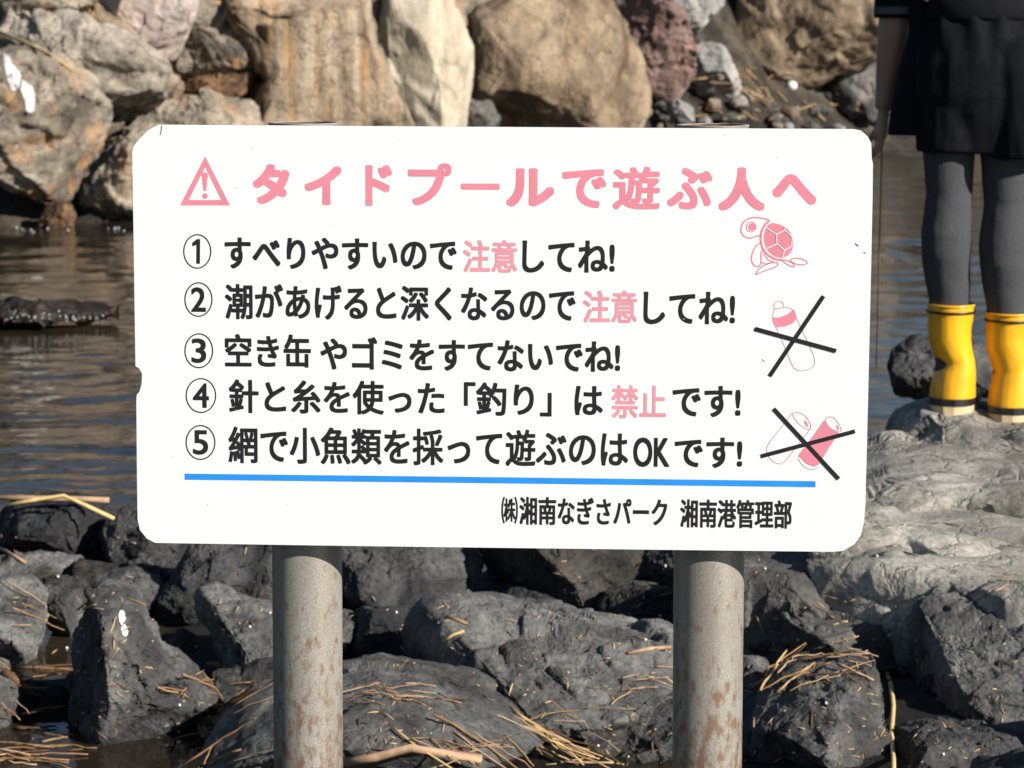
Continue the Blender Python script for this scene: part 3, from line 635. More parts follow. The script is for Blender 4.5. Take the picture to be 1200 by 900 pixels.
for (blk, red), (dg_, cx, cy, rx, ry, dw, dh) in zip(rows, circ):
    ring = stroke([(cx + rx * math.cos(a_), cy + ry * math.sin(a_)) for a_ in np.linspace(0, 2 * math.pi, 49)[:-1]], 1.5, 0.0002, True)
    flat('circled_number', *merge([ring] + ([fill([(cx - .3, cy - 14.5), (cx + 3.4, cy - 14.5), (cx + 3.2, cy + 14.5), (cx - 1.2, cy + 14.5), (cx - 1.0, cy - 7.5), (cx - 6, cy - 6.0), (cx - 6, cy - 10)], 0.0002)] if dg_ == '1' else [text_geo(dg_, cx - dw / 2, cx + dw / 2, cy - dh / 2, cy + dh / 2, .75, 0.0002)])), M['ink'])
    for s_ in blk: row = text('rule_lettering', [s_], M['ink'])
    if red: text('faded_red_word', red, M['pinkink2'], row)
text('footer_lettering', [('㈱', 587.5, 607, 582, 613.5, .45), ('湘南なぎさパーク', 608.5, 782, 583, 616, .75)], M['ink'])
text('footer_lettering', [('湘南港管理部', 797, 928, 585.5, 619, .75)], M['ink'])
flat('blue_rule', *stroke([(216.4, 558.6), (586, 562.8), (955.7, 567.4)], 7.2, 0.0002), M['blue'])
tri = [(240.5, 189.5), (264.5, 237.5), (216.2, 237.5)]
V, F = merge([stroke(tri, 6.2, 0.0002, True), fill([(236.2, 204.5), (238, 202), (242.2, 202), (243.8, 204.5), (241.8, 223.5), (238.4, 223.5)], 0.0002),
              fill([(240.2 + 3.3 * math.cos(a_), 229.8 + 3.3 * math.sin(a_)) for a_ in np.linspace(0, 6.28, 17)[:-1]], 0.0002)])
flat('warning_triangle', V, F, M['pinkink'])
C = lambda pts: [(850 + x / 2.647, 240 + y / 2.647) for x, y in pts]
shell = chaikin(C([(140, 54), (168, 60), (192, 72), (208, 94), (213, 122), (205, 148), (188, 162), (163, 165), (140, 152), (124, 130), (118, 104), (124, 74)]), 2)
eye = lambda r, dx=0: C([(80 + dx + r * math.cos(a_), 69 + r * math.sin(a_)) for a_ in np.linspace(0, 6.28, 21)[:-1]])
V, F = merge([fill(shell, 0.0002), fill(eye(11, 2), 0.0002),
  stroke(C([(134, 46), (108, 40), (80, 39), (58, 50), (47, 72), (51, 92), (66, 103), (84, 103), (98, 96), (110, 96)]), 1.7, 0.0002, smooth=2),
  stroke(eye(15), 1.2, 0.0002, True),
  stroke(C([(138, 48), (122, 62), (111, 84), (109, 112), (116, 138), (132, 156), (152, 168), (172, 172)]), 2.6, 0.0002, smooth=2),
  stroke(C([(110, 116), (94, 128), (83, 150), (80, 172), (90, 192), (106, 192), (112, 176), (110, 152), (116, 138)]), 1.5, 0.0002, smooth=2),
  stroke(C([(92, 220), (102, 200), (122, 186), (146, 178), (166, 180), (160, 192), (136, 200), (112, 208)]), 1.5, 0.0002, True, 2),
  stroke(C([(112, 178), (128, 184), (140, 180)]), 1.2, 0.0002), stroke(C([(118, 150), (134, 172), (150, 176)]), 1.4, 0.0002),
  stroke(C([(168, 168), (182, 178), (200, 190), (216, 194), (212, 182), (196, 174)]), 1.5, 0.0002, True, 2),
  stroke(C([(196, 172), (216, 164), (240, 168), (258, 180), (244, 187), (218, 184)]), 1.5, 0.0002, True, 2)])
turtle = flat('turtle_drawing', V, F, M['pinkink'])
seam = [(158, 92), (184, 79), (207, 98), (206, 128), (184, 141), (160, 120)]
V, F = merge([stroke(C(seam), 1.1, .0007, True)] + [stroke(C(q), 1.1, .0007) for q in ([(158, 91), (128, 72)], [(184, 78), (186, 68)], [(160, 121), (128, 136)], [(183, 142), (178, 164)])])
flat('shell_seam', V, F, M['board'], turtle)
V, F = merge([stroke(C([(150, 306), (164, 299), (178, 302), (182, 318), (166, 322), (152, 324)]), 1.0, 0.0002, True, 1), stroke(C([(152, 323), (146, 346)]), .9, 0.0002), stroke(C([(182, 317), (204, 322), (214, 332)]), .9, 0.0002),
  stroke(C([(157, 380), (184, 440), (208, 500), (218, 512), (236, 516), (262, 510), (278, 496), (276, 470), (250, 414), (222, 354)]), .9, 0.0002, smooth=1)])
bottle = flat('bottle_drawing', V, F, M['outline'])
flat('red_band', *fill(C([(145, 348), (166, 350), (192, 340), (212, 324), (219, 338), (222, 354), (206, 370), (182, 378), (156, 380), (148, 366)]), 0.0002), M['pinkink'], bottle)
V, F = merge([stroke(C([(207, 646), (170, 696), (130, 744), (127, 766), (140, 792), (166, 806), (184, 798), (222, 748), (262, 700), (266, 682)]), .9, 0.0002, smooth=1),
  stroke(C([(208, 646), (226, 642), (250, 656), (266, 682), (262, 700), (240, 690), (220, 672), (210, 656)]), .9, 0.0002, True, 1),
  stroke(C([(310, 662), (328, 656), (348, 672), (362, 700), (352, 706), (330, 696), (314, 680)]), .9, 0.0002, True, 1),
  stroke(C([(226, 786), (236, 806), (256, 820), (276, 822), (288, 812)]), .9, 0.0002, smooth=1)])
cans = flat('cans_drawing', V, F, M['outline'])
V, F = merge([fill(C([(307, 668), (318, 686), (336, 700), (352, 708), (318, 760), (290, 806), (274, 812), (250, 802), (234, 784), (226, 780), (232, 770), (270, 720)]), .00035),
  fill(C([(246, 668), (254, 674), (258, 690), (250, 686), (244, 676)]), 0.0002), fill(C([(344, 682), (350, 686), (354, 698), (346, 696)]), 0.0002)])
flat('red_can', V, F, M['pinkink'], cans)
for q1, q2, par in (([(305, 283), (138, 531)], [(92, 384), (344, 453)], bottle), ([(150, 632), (352, 850)], [(112, 779), (402, 702)], cans)):
    V, F = merge([stroke(C(q1), 4.6, .0010), stroke(C(q2), 4.7, .0013)]); flat('black_cross', V, F, M['ink'], par)
V, F = merge([stroke([(189.5, 147), (189, 153), (187.8, 158)], 1.0, .0003), stroke([(1002, 285.5), (1006, 288.5)], 1.3, .0003), stroke([(1012, 295.5), (1014.5, 297)], 1.0, .0003), stroke([(893, 421), (896, 424)], .7, .0003)])
flat('scratch', V, F, M['edge'])

# posts: galvanised pipes, open at the top, rust towards the bottom
m, n, b = nodes('weathered_galvanised_steel'); L = n.links.new
ge = N(n, 'ShaderNodeNewGeometry'); oi = N(n, 'ShaderNodeObjectInfo'); sp = N(n, 'ShaderNodeSeparateXYZ'); L(ge.outputs['Position'], sp.inputs[0])
tA = N(n, 'ShaderNodeTexNoise', i_Scale=520, i_Detail=4); L(ge.outputs['Position'], tA.inputs['Vector'])
tB = N(n, 'ShaderNodeTexNoise', i_Scale=14, i_Detail=7, i_Roughness=.6); mB = N(n, 'ShaderNodeMapping'); mB.inputs['Scale'].default_value = (1, 1, .35); L(ge.outputs['Position'], mB.inputs[0]); L(mB.outputs[0], tB.inputs['Vector'])
tC = N(n, 'ShaderNodeTexNoise', i_Scale=95, i_Detail=6, i_Roughness=.55); mC = N(n, 'ShaderNodeMapping'); mC.inputs['Scale'].default_value = (1, 1, .5); L(ge.outputs['Position'], mC.inputs[0]); L(mC.outputs[0], tC.inputs['Vector'])
c = ramp(n, tA.outputs['Fac'], [(.3, (.28, .265, .24)), (.5, (.40, .378, .34)), (.72, (.53, .505, .46))]).outputs[0]
c = mix(n, mth(n, 'MULTIPLY', ramp(n, tB.outputs['Fac'], [(.35, (0, 0, 0)), (.7, (1, 1, 1))]).outputs[0], .55), c, (.24, .185, .125))
hz = N(n, 'ShaderNodeMapRange'); L(sp.outputs['Z'], hz.inputs['Value']); hz.inputs['From Min'].default_value = .75; hz.inputs['From Max'].default_value = .42; hz.inputs['To Min'].default_value = -.02; hz.inputs['To Max'].default_value = .20
rf = ramp(n, mth(n, 'ADD', tC.outputs['Fac'], hz.outputs[0]), [(.60, (0, 0, 0)), (.76, (1, 1, 1))]).outputs[0]
c = mix(n, mth(n, 'MULTIPLY', rf, .75), c, mix(n, tA.outputs['Fac'], (.16, .07, .025), (.26, .13, .06)))
L(c, b.inputs['Base Color']); b.inputs['Metallic'].default_value = .35; b.inputs['Roughness'].default_value = .42; b.inputs['Specular IOR Level'].default_value = .4
bp = N(n, 'ShaderNodeBump'); bp.inputs['Strength'].default_value = .12; bp.inputs['Distance'].default_value = .002; L(tA.outputs['Fac'], bp.inputs['Height']); L(bp.outputs[0], b.inputs['Normal'])
M['pipe'] = m
M['rim'] = plain('bare_steel_rim', (.34, .30, .26), .6, noise=.3, scale=60)
M['rustin'] = plain('rusty_pipe_inside', (.18, .09, .045), .9, noise=.5, scale=60)
M['rail'] = plain('galvanised_rail', (.3, .3, .29), .5, metal=.5, noise=.15, scale=40)
def pipe(xtop, ytop, xbot, ybot):
    Rp, t, ns = .0442, .0035, 64
    def at_depth(x, y, dep):                                # ray through a pixel to `dep` behind the board face
        o = SI @ CAM; d = SI.to_3x3() @ ray(x, y); q = o + d * ((dep - o.y) / d.y); return SM @ q
    dep = .012 + .004 + Rp
    A_, B_ = at_depth(xtop, ytop, dep), at_depth(xbot, ybot, dep)
    ax = (A_ - B_).normalized(); lean = Vector((ax.x / ax.z, 0))
    lo = Vector((A_.x - lean.x * (A_.z + .5), A_.y, -.5)); hi = A_
    Vv, Ff_ = [], []
    for rr, z0, z1, in_ in ((Rp, lo, hi, 0), (Rp - t, hi - (hi - lo) * .25, hi, 1)):
        o = len(Vv); nz = 2
        for c_ in (z0, z1):
            for k in range(ns):
                a_ = 2 * math.pi * k / ns; Vv.append(c_ + Vector((math.cos(a_) * rr, math.sin(a_) * rr, 0)))
        for k in range(ns):
            q = (o + k, o + (k + 1) % ns, o + ns + (k + 1) % ns, o + ns + k); Ff_.append(tuple(reversed(q)) if in_ else q)
    inv = SI
    po = link('post', mesh_py('post', [inv @ v for v in Vv], Ff_), [M['pipe'], M['rustin']], sign)
    for i, p_ in enumerate(po.data.polygons): p_.material_index = 1 if i >= ns else 0
    rv, rf_ = [], []
    for zz in (0, .0012):
        for rr in (Rp + .0006, Rp - t - .0006):
            for k in range(ns):
                a_ = 2 * math.pi * k / ns; rv.append(inv @ (hi + Vector((math.cos(a_) * rr, math.sin(a_) * rr, zz))))
    for k in range(ns):
        k2 = (k + 1) % ns
        rf_ += [(2 * ns + k, 2 * ns + k2, 3 * ns + k2, 3 * ns + k), (k, k2, 2 * ns + k2, 2 * ns + k), (ns + k2, ns + k, 3 * ns + k, 3 * ns + k2)]
    link('pipe_rim', mesh_py('pipe_rim', rv, rf_), M['rim'], po, smooth=False)
pipe(356.5, 144.6, 361, 900); pipe(835.5, 147.2, 829, 900)
for z in (.17, -.17):                                         # two channel rails behind the board
    bm = bmesh.new(); bmesh.ops.create_cube(bm, size=1, matrix=Matrix.Translation((0, .004 + .0062, z)) @ Matrix.Diagonal((.80, .012, .04, 1)))
    bmesh.ops.bevel(bm, geom=bm.edges[:], offset=.002, segments=1, affect='EDGES')
    me = bpy.data.meshes.new('rail'); bm.to_mesh(me); bm.free(); link('rail', me, M['rail'], sign, smooth=False)

# ------------------------------------------------------------------ person seen from behind, and the landing net in the left hand
def tube(rings, nseg=20, cap=True):
    """rings: (centre, rx, ry[, axis tilt]) stacked; local x, y radii"""
    V, F = [], []
    for r in rings:
        c, rx, ry = Vector(r[0]), r[1], r[2]
        for k in range(nseg):
            a_ = 2 * math.pi * k / nseg; V.append(c + Vector((rx * math.cos(a_), ry * math.sin(a_), 0)))
    for i in range(len(rings) - 1):
        for k in range(nseg):
            k2 = (k + 1) % nseg; F.append((i * nseg + k, i * nseg + k2, (i + 1) * nseg + k2, (i + 1) * nseg + k))
    if cap: F.append(tuple(reversed(range(nseg)))); F.append(tuple((len(rings) - 1) * nseg + k for k in range(nseg)))
    return V, F
def chain(pts, nseg=14):
    """tapered limb through (point, radius) with frames along the path"""
    V, F = [], []; n_ = len(pts)
    for i, (p, r) in enumerate(pts):
        p = Vector(p); d = (Vector(pts[min(i + 1, n_ - 1)][0]) - Vector(pts[max(i - 1, 0)][0])).normalized()
        u = d.orthogonal().normalized() if abs(d.x) > .95 else (Vector((1, 0, 0)) - d * d.x).normalized(); v = d.cross(u)
        for k in range(nseg):
            a_ = 2 * math.pi * k / nseg; V.append(p + u * math.cos(a_) * r + v * math.sin(a_) * r)
    for i in range(n_ - 1):
        for k in range(nseg):
            k2 = (k + 1) % nseg; F.append((i * nseg + k, i * nseg + k2, (i + 1) * nseg + k2, (i + 1) * nseg + k))
    F.append(tuple(reversed(range(nseg)))); F.append(tuple((n_ - 1) * nseg + k for k in range(nseg)))
    return V, F
def ball(c, rx, ry, rz, lev=4):
    D, F = ico(lev); return [Vector((c[0] + d[0] * rx, c[1] + d[1] * ry, c[2] + d[2] * rz)) for d in D], [tuple(int(i) for i in f) for f in F]
def fuse(name, parts, mat, parent, voxel=.006, smooth=3, disp=None):
    """one continuous skin over overlapping shapes"""
    V, F = merge(parts); me = mesh_py(name, V, F); o = link(name, me, None, None)
    r = o.modifiers.new('r', 'REMESH'); r.mode = 'VOXEL'; r.voxel_size = voxel; r.use_smooth_shade = True
    s_ = o.modifiers.new('s', 'SMOOTH'); s_.iterations = smooth; s_.factor = .5
    dg = bpy.context.evaluated_depsgraph_get(); dg.update()
    me2 = bpy.data.meshes.new_from_object(o.evaluated_get(dg)); bpy.data.objects.remove(o); me2.name = name
    if disp:
        co = np.zeros(len(me2.vertices) * 3); me2.vertices.foreach_get('co', co); co = co.reshape(-1, 3); nn = np.zeros(len(co) * 3); me2.vertices.foreach_get('normal', nn)
        co = co + nn.reshape(-1, 3) * disp(co)[:, None]; me2.vertices.foreach_set('co', co.ravel()); me2.update()
    me2.materials.clear()
    return link(name, me2, mat, parent)
Yp = 6.88
F0 = P(1149, 482, Yp)                                         # ground point between the feet
person = empty('person', F0)
tag(person, 'person from behind in yellow rubber boots, grey tights and black shorts', 'person')
k_ = Yp / FPX
def W_(x, y, dy=0.0): return (P(x, y, Yp + dy) - F0)           # pixel -> local point
M['skin'] = plain('skin', (.36, .20, .135), .5, noise=.12, scale=25)
M['tights'] = plain('grey_tights', (.058, .059, .064), .9, .2, noise=.2, scale=220)
M['black'] = plain('black_navy_cloth', (.0055, .006, .0085), .85, .15, noise=.35, scale=70)
M['stripe'] = plain('grey_cuff_stripe', (.08, .085, .10), .8, .2)
M['hair'] = plain('dark_hair', (.012, .010, .009), .45, .4, noise=.4, scale=90)
m, n, b = nodes('yellow_rubber'); b.inputs['Base Color'].default_value = (.86, .42, .012, 1); b.inputs['Roughness'].default_value = .36; b.inputs['Coat Weight'].default_value = .12
tt = N(n, 'ShaderNodeTexNoise', i_Scale=18, i_Detail=4); tc = N(n, 'ShaderNodeTexCoord'); n.links.new(tc.outputs['Object'], tt.inputs['Vector'])
n.links.new(ramp(n, tt.outputs['Fac'], [(.3, (.80, .36, .010)), (.7, (.90, .47, .016))]).outputs[0], b.inputs['Base Color'])
M['yellow'] = m
M['band'] = plain('black_rubber_band', (.008, .008, .009), .45)
M['sole'] = plain('cream_gum_sole', (.58, .44, .25), .6, noise=.1, scale=40)
pxm = k_
LEG = [(90, 1118, 38), (120, 1116, 36), (150, 1113, 33), (180, 1112, 30), (205, 1112, 28), (228, 1112, 26.5), (250, 1110, 27.5), (272, 1108, 29), (300, 1108, 28.5), (325, 1110, 26), (350, 1112, 23.5), (380, 1113, 20.5), (420, 1114, 17.5), (458, 1114, 17)]
def leg_rings(dx, dy, grow=0.0, y0=0, y1=999, dY=0.0):
    out = []
    for y, x, hw in LEG:
        if y0 <= y <= y1:
            back = .012 * math.exp(-((y - 285) / 40.0) ** 2)      # calf swells towards the camera
            out.append((W_(x + dx, y + dy, dY) + Vector((0, -back, 0)), hw * pxm + grow, hw * pxm * 1.05 + grow))
    return out[::-1]
BOOTS = [(0, 0, 0.02), (68, 10, .0)]                           # x, y pixel shift and depth of each leg
FX, FY = .27, .96                                               # feet point away and a little to the right
def foot(c, l0, l1, wd, z0, z1, grow=0):
    """foot shape from heel to toe at local height"""
    rings = []; f = Vector((FX, FY, 0)).normalized(); s_ = Vector((f.y, -f.x, 0)); pts = []
    for t in (0, .015, .04, .08, .12, .17, .27, .4, .52, .64, .75, .83, .89, .94, .98, 1):
        l = l0 + (l1 - l0) * t; hw = wd * (.72 + .45 * math.sin(math.pi * min(t * .85 + .12, 1)) ** .8) * (1 if t < .75 else math.sqrt(max(.03, 1 - ((t - .75) / .25) ** 2))) * (1 if t > .17 else math.sqrt(max(.04, 1 - (1 - t / .17) ** 2)))
        pts.append((c + f * l, hw + grow))
    return pts, s_
def plate(c, l0, l1, wd, z0, z1, grow):
    pts, s_ = foot(c, l0, l1, wd, z0, z1, grow); V, F = [], []
    loop = [p + s_ * h for p, h in pts] + [p - s_ * h for p, h in reversed(pts)]
    n_ = len(loop)
    for z in (z0, z1): V += [Vector((p.x, p.y, c.z + z)) for p in loop]
    for i in range(n_): j = (i + 1) % n_; F.append((j, i, n_ + i, n_ + j))
    F.append(tuple(range(n_))); F.append(tuple(reversed([n_ + i for i in range(n_)])))
    return V, F
bodyp = []
for dx, dy, dY in BOOTS:
    bodyp.append(tube(leg_rings(dx, dy, -.004, 0, 999, dY)))
    heel = W_(1114 + dx, 470 + dy, dY)
    bodyp.append(chain([(heel + Vector((-.01, -.03, .02)), .032), (heel + Vector((.03, .09, .01)), .034), (heel + Vector((.05, .16, -.01)), .026)]))
    lr = leg_rings(dx, dy, .0015, 0, 999, dY)
    fuse('tights', [tube(lr)], M['tights'], person, .006, 2, lambda co: .003 * fbm(co * 14, 3))
    # boot: shaft with a fold above the ankle, foot pointing away
    foldx = lambda y: (8 if dx == 0 else 3) * math.exp(-((y - 426) / 12.0) ** 2)
    sh = [(470, 1116, 28), (460, 1116.5, 27.5), (448, 1117, 26.5), (436, 1117.5, 25), (424, 1118, 23.5), (412, 1116, 24.5), (400, 1113.5, 25.5), (385, 1113, 26), (370, 1114, 27), (357, 1114.5, 28)]
    rings = [(W_(x + dx + foldx(y) * .5, y + dy, dY) + Vector((0, 0, 0)), hw * pxm, hw * pxm * 1.12) for y, x, hw in sh]
    base = W_(1116 + dx, 478 + dy, dY)
    f = Vector((FX, FY, 0)).normalized()
    ft = chain([(base + f * -.015 + Vector((0, 0, .050)), .052), (base + f * .05 + Vector((0, 0, .055)), .052), (base + f * .11 + Vector((0, 0, .048)), .047), (base + f * .16 + Vector((0, 0, .042)), .042), (base + f * .195 + Vector((0, 0, .038)), .030)])
    ft[0][:] = [Vector((v.x, v.y, max(v.z, base.z + .020))) for v in ft[0]]
    def wr(co):
        z = (co[:, 2]); yy = 482 - z / k_
        return .004 * fbm(co * 8 + dx, 3) - (.006 if dx == 0 else .002) * np.exp(-((yy - 428 - dy) / 7.0) ** 2) * np.clip(fbm(co * 7 + 3, 2) * 2 + .4, 0, 1)
    bt = fuse('boot', [tube(rings), ft], M['yellow'], person, .005, 4, wr)
    top = [(W_(1114.5 + dx, y + dy, dY), (28 + g) * pxm, (28 + g) * pxm * 1.12) for y, g in ((366, .6), (365.6, 1.0), (363.4, 1.0), (363, .6))]
    link('cuff_line', mesh_py('cuff_line', *tube(top, 40, False)), M['band'], bt)
    link('cuff_rim', mesh_py('cuff_rim', *tube([(W_(1114.5 + dx, y + dy, dY), (28 + g) * pxm, (28 + g) * pxm * 1.12) for y, g in ((358, .6), (357.5, 1.2), (355.5, 1.2), (355, .0), (360, -1.5))], 40, False)), M['yellow'], bt)
    link('foxing_band', mesh_py('foxing_band', *plate(base, -.080, .222, .046, .014, .031, .008)), M['band'], bt, smooth=False)
    link('sole', mesh_py('sole', *plate(base, -.079, .220, .046, -.020, .0145, .005)), M['sole'], bt, smooth=False)
zz = lambda h: h                                                # heights above the ground point
def T_(h, rx, ry, x=0.0, y=0.0): return (Vector((x, y, h)), rx, ry)
torso = [T_(.70, .10, .09, -.01), T_(.80, .165, .115), T_(.88, .172, .12), T_(.96, .15, .105), T_(1.03, .128, .095), T_(1.12, .135, .095), T_(1.22, .15, .10), T_(1.31, .16, .09), T_(1.36, .12, .07), T_(1.40, .055, .055), T_(1.46, .05, .052)]
bodyp += [tube(torso), ball((0, .02, 1.545), .076, .095, .115), ball((0, .105, 1.535), .014, .018, .02, 2), ball((-.076, .01, 1.54), .012, .02, .03, 2), ball((.076, .01, 1.54), .012, .02, .03, 2), ball((0, .085, 1.47), .03, .03, .022, 2)]
HAND = W_(1033, 142, -.02)
def hand(wrist, down, side):
    """palm, four curled fingers and a thumb round the net's handle"""
    parts = []; d = down.normalized(); fw = Vector((0, 1, 0)); s_ = side
    palm = [(wrist, .024), (wrist + d * .03, .027), (wrist + d * .06, .030), (wrist + d * .082, .028)]
    V, F = chain(palm); V = [v + Vector((-(v.x - (wrist + d * ((v - wrist).dot(d))).x) * .45, 0, 0)) for v in V]; parts.append((V, F))
    for i, (o, l) in enumerate(((-.024, .068), (-.008, .076), (.008, .072), (.023, .058))):
        b0 = wrist + d * .075 + fw * (-o); b1 = b0 + d * l * .45; b2 = b1 + d * l * .28 + s_ * l * .22; b3 = b2 + d * l * .05 + s_ * l * .28
        parts.append(chain([(b0 - d * .02, .0095), (b0, .0095), (b1, .0088), (b2, .0082), (b3, .0070)], 10))
    t0 = wrist + d * .03 + fw * .022; parts.append(chain([(t0 - fw * .012, .011), (t0 + fw * .012 + d * .02, .0105), (t0 + fw * .016 + d * .045 + s_ * .012, .0095), (t0 + fw * .010 + d * .062 + s_ * .026, .008)], 10))
    return parts
elL, wrL = W_(1050, 8, .10), W_(1037, 118, .12)
for sgn, el, wr_ in ((-1, elL, wrL), (1, Vector((.235, .02, elL.z)), Vector((.25, .10, wrL.z + .03)))):
    bodyp.append(chain([(Vector((sgn * .145, 0, 1.325)), .055), (Vector((sgn * .18, 0, 1.24)), .048), (el, .041), (el.lerp(wr_, .25), .040), (el.lerp(wr_, .6), .034), (wr_, .025), (wr_ + (wr_ - el).normalized() * .02, .025)]))
    bodyp += hand(wr_ + (wr_ - el).normalized() * .012, wr_ - el, Vector((-sgn, 0, 0)) * -1 if sgn < 0 else Vector((-1, 0, 0)))
fuse('body', bodyp, M['skin'], person, .0048, 2)
for sgn in (-1, 1):
    e = link('eye', mesh_py('eye', *ball((sgn * .032, .105, 1.555), .012, .008, .010, 3)), plain('eye_white', (.7, .68, .65), .2), person)
    link('iris', mesh_py('iris', *ball((sgn * .032, .1115, 1.555), .006, .003, .006, 2)), M['hair'], e)
link('mouth', mesh_py('mouth', *ball((0, .106, 1.488), .022, .006, .006, 3)), plain('lips', (.36, .12, .10), .45), person)
fuse('hair', [ball((0, -.005, 1.56), .088, .102, .118), tube([T_(1.40, .07, .035, 0, -.06), T_(1.50, .085, .06, 0, -.035), T_(1.56, .09, .085, 0, -.015)])], M['hair'], person, .008, 3, lambda co: .004 * fbm(co * 22, 3))
shirt = fuse('shirt', [tube([T_(.985, .150, .112), T_(1.04, .148, .110), T_(1.12, .155, .112), T_(1.22, .168, .115), T_(1.31, .172, .102), T_(1.365, .12, .08), T_(1.40, .07, .066)]),
   chain([(Vector((-.13, 0, 1.33)), .062), (Vector((-.18, 0, 1.24)), .060), (elL + Vector((0, 0, .02)), .054)]), chain([(Vector((.13, 0, 1.33)), .062), (Vector((.18, 0, 1.24)), .060), (Vector((.233, .01, elL.z + .02)), .054)])], M['black'], person, .008, 3, lambda co: .007 * fbm(co * 8, 4))
for c_ in (elL + Vector((.002, 0, -.004)), Vector((.235, .015, elL.z - .004))):
    link('cuff', mesh_py('cuff', *tube([(c_ + Vector((0, 0, dz)), r_, r_) for dz, r_ in ((.028, .054), (.026, .057), (-.020, .057), (-.024, .055), (-.022, .046))], 32, False)), M['black'], shirt)
    link('cuff_stripe', mesh_py('cuff_stripe', *tube([(c_ + Vector((0, 0, dz)), .058, .058) for dz in (.004, -.014)], 32, False)), M['stripe'], shirt)
def folds(co): return .007 * fbm(co * np.array([13, 13, 4.5]), 4) + .006 * np.sin(co[:, 0] * 95 + 3 * fbm(co * 6, 2)) * np.clip((co[:, 2] - .86) / .14, 0, 1)
LS, RS = W_(1118, 178, .0), W_(1196, 186, -.04)
fuse('shorts', [tube([T_(.655, .15, .085, .015), T_(.72, .165, .105, .01), T_(.80, .188, .13), T_(.88, .192, .135), T_(.96, .172, .122), T_(1.02, .150, .112)]),
   tube([(LS + Vector((-.012, 0, 0)), .084, .088), (LS + Vector((-.005, 0, .10)), .092, .098), (LS + Vector((.02, 0, .22)), .092, .11), (LS + Vector((.03, 0, .3)), .07, .1)]),
   tube([(RS + Vector((.01, 0, 0)), .084, .088), (RS + Vector((.0, 0, .10)), .092, .098), (RS + Vector((-.02, 0, .22)), .092, .11), (RS + Vector((-.03, 0, .3)), .07, .1)])], M['black'], person, .007, 3, folds)
link('waistband', mesh_py('waistband', *tube([T_(h, rx, ry) for h, rx, ry in ((.99, .160, .119), (1.0, .163, .122), (1.03, .158, .119), (1.04, .150, .112))], 40, False)), M['black'], person)
# loose dark drape hanging at the left hip
q = [W_(1071, y, .0) + Vector((0, .03, 0)) for y in (159, 110, 60, 0)]
fuse('shirt_tail', [tube([(q[0] + Vector((-.005, 0, 0)), .060, .055), (q[1] + Vector((.01, 0, 0)), .058, .055), (q[2] + Vector((.03, 0, 0)), .055, .05), (q[3] + Vector((.05, 0, 0)), .045, .05)])], M['black'], person, .007, 2, folds)

# landing net
M['cane'] = plain('pale_bamboo_cane', (.34, .25, .13), .6, noise=.25, scale=30)
net = None; pc = P(1027, 300, Yp + .1)
a0, a1 = P(1034, 152, Yp + .125), P(1027, 430, Yp + .5)
V, F = chain([(a0 + (a0 - a1) * .10, .0024), (a0, .0024), (a1, .0018)], 10)
po_ = link('thin_pole', mesh_py('thin_pole', [v - pc for v in V], F), M['cane']); po_.location = pc
tag(po_, 'thin pale cane held down in the hand beside the right edge of the sign', 'cane')
# ------------------------------------------------------------------ boulders added just outside the bottom and right of the frame to shade its gaps
for k, (X, Y, s_) in enumerate(((.55, 4.35, .24), (.95, 4.55, .28), (.12, 4.3, .2), (1.35, 4.9, .34), (1.55, 5.5, .36), (-.35, 4.3, .2))):
    place('boulder', sm[k % 5], (X, Y, .02), s_, rg, 'dark boulder of the near shore outside the frame', 'boulder', 'near shore boulders outside the frame')

# ------------------------------------------------------------------ things laid on the surfaces: droppings, reeds, litter
bpy.context.view_layer.update()
DG = bpy.context.evaluated_depsgraph_get(); DG.update()
def hit(x, y):
    ok, p, nrm, _, ob, _ = sc.ray_cast(DG, CAM, ray(x, y))
    return (p, nrm, ob) if ok else (None, None, None)
def drop(X, Y, top):
    ok, p, nrm, _, ob, _ = sc.ray_cast(DG, Vector((X, Y, top)), Vector((0, 0, -1)))
    return p.z if ok else 0.0
def inside(px, x, y):
    c = False; j = len(px) - 1
    for i in range(len(px)):
        if (px[i][1] > y) != (px[j][1] > y) and x < (px[j][0] - px[i][0]) * (y - px[i][1]) / (px[j][1] - px[i][1] + 1e-9) + px[i][0]: c = not c
        j = i
    return c
M['white'] = plain('white_bird_dropping', (.72, .72, .70), .8, noise=.12, scale=30)
def splash(px, step, lift, name='bird_dropping'):
    xs = [p[0] for p in px]; ys = [p[1] for p in px]; V, F, idx = [], [], {}; own = None
    nx, ny = int((max(xs) - min(xs)) / step) + 2, int((max(ys) - min(ys)) / step) + 2
    cells = []
    for i in range(nx):
        for j in range(ny):
            if inside(px, min(xs) + (i + .5) * step, min(ys) + (j + .5) * step): cells.append((i, j))
    def vert(i, j):
        if (i, j) not in idx:
            p, nrm, ob = hit(min(xs) + i * step, min(ys) + j * step)
            if p is None: idx[(i, j)] = None
            else: idx[(i, j)] = len(V); V.append((p + nrm * lift, ob))
        return idx[(i, j)]
    for i, j in cells:
        q = [vert(i, j), vert(i, j + 1), vert(i + 1, j + 1), vert(i + 1, j)]
        if None not in q and len({V[k][1].name for k in q}) == 1: F.append(tuple(q))
    if not F: return
    own = V[F[0][0]][1]; F = [f for f in F if V[f[0]][1] == own]
    iv = own.matrix_world.inverted()
    link(name, mesh_py(name, [iv @ v for v, _ in V], F), M['white'], own)
splash([(4, 62), (10, 66), (18, 80), (25, 90), (22, 104), (14, 106), (10, 96), (6, 80)], .7, .006)
splash([(26, 94), (36, 98), (42, 112), (40, 130), (33, 137), (30, 120), (25, 106)], .7, .006)
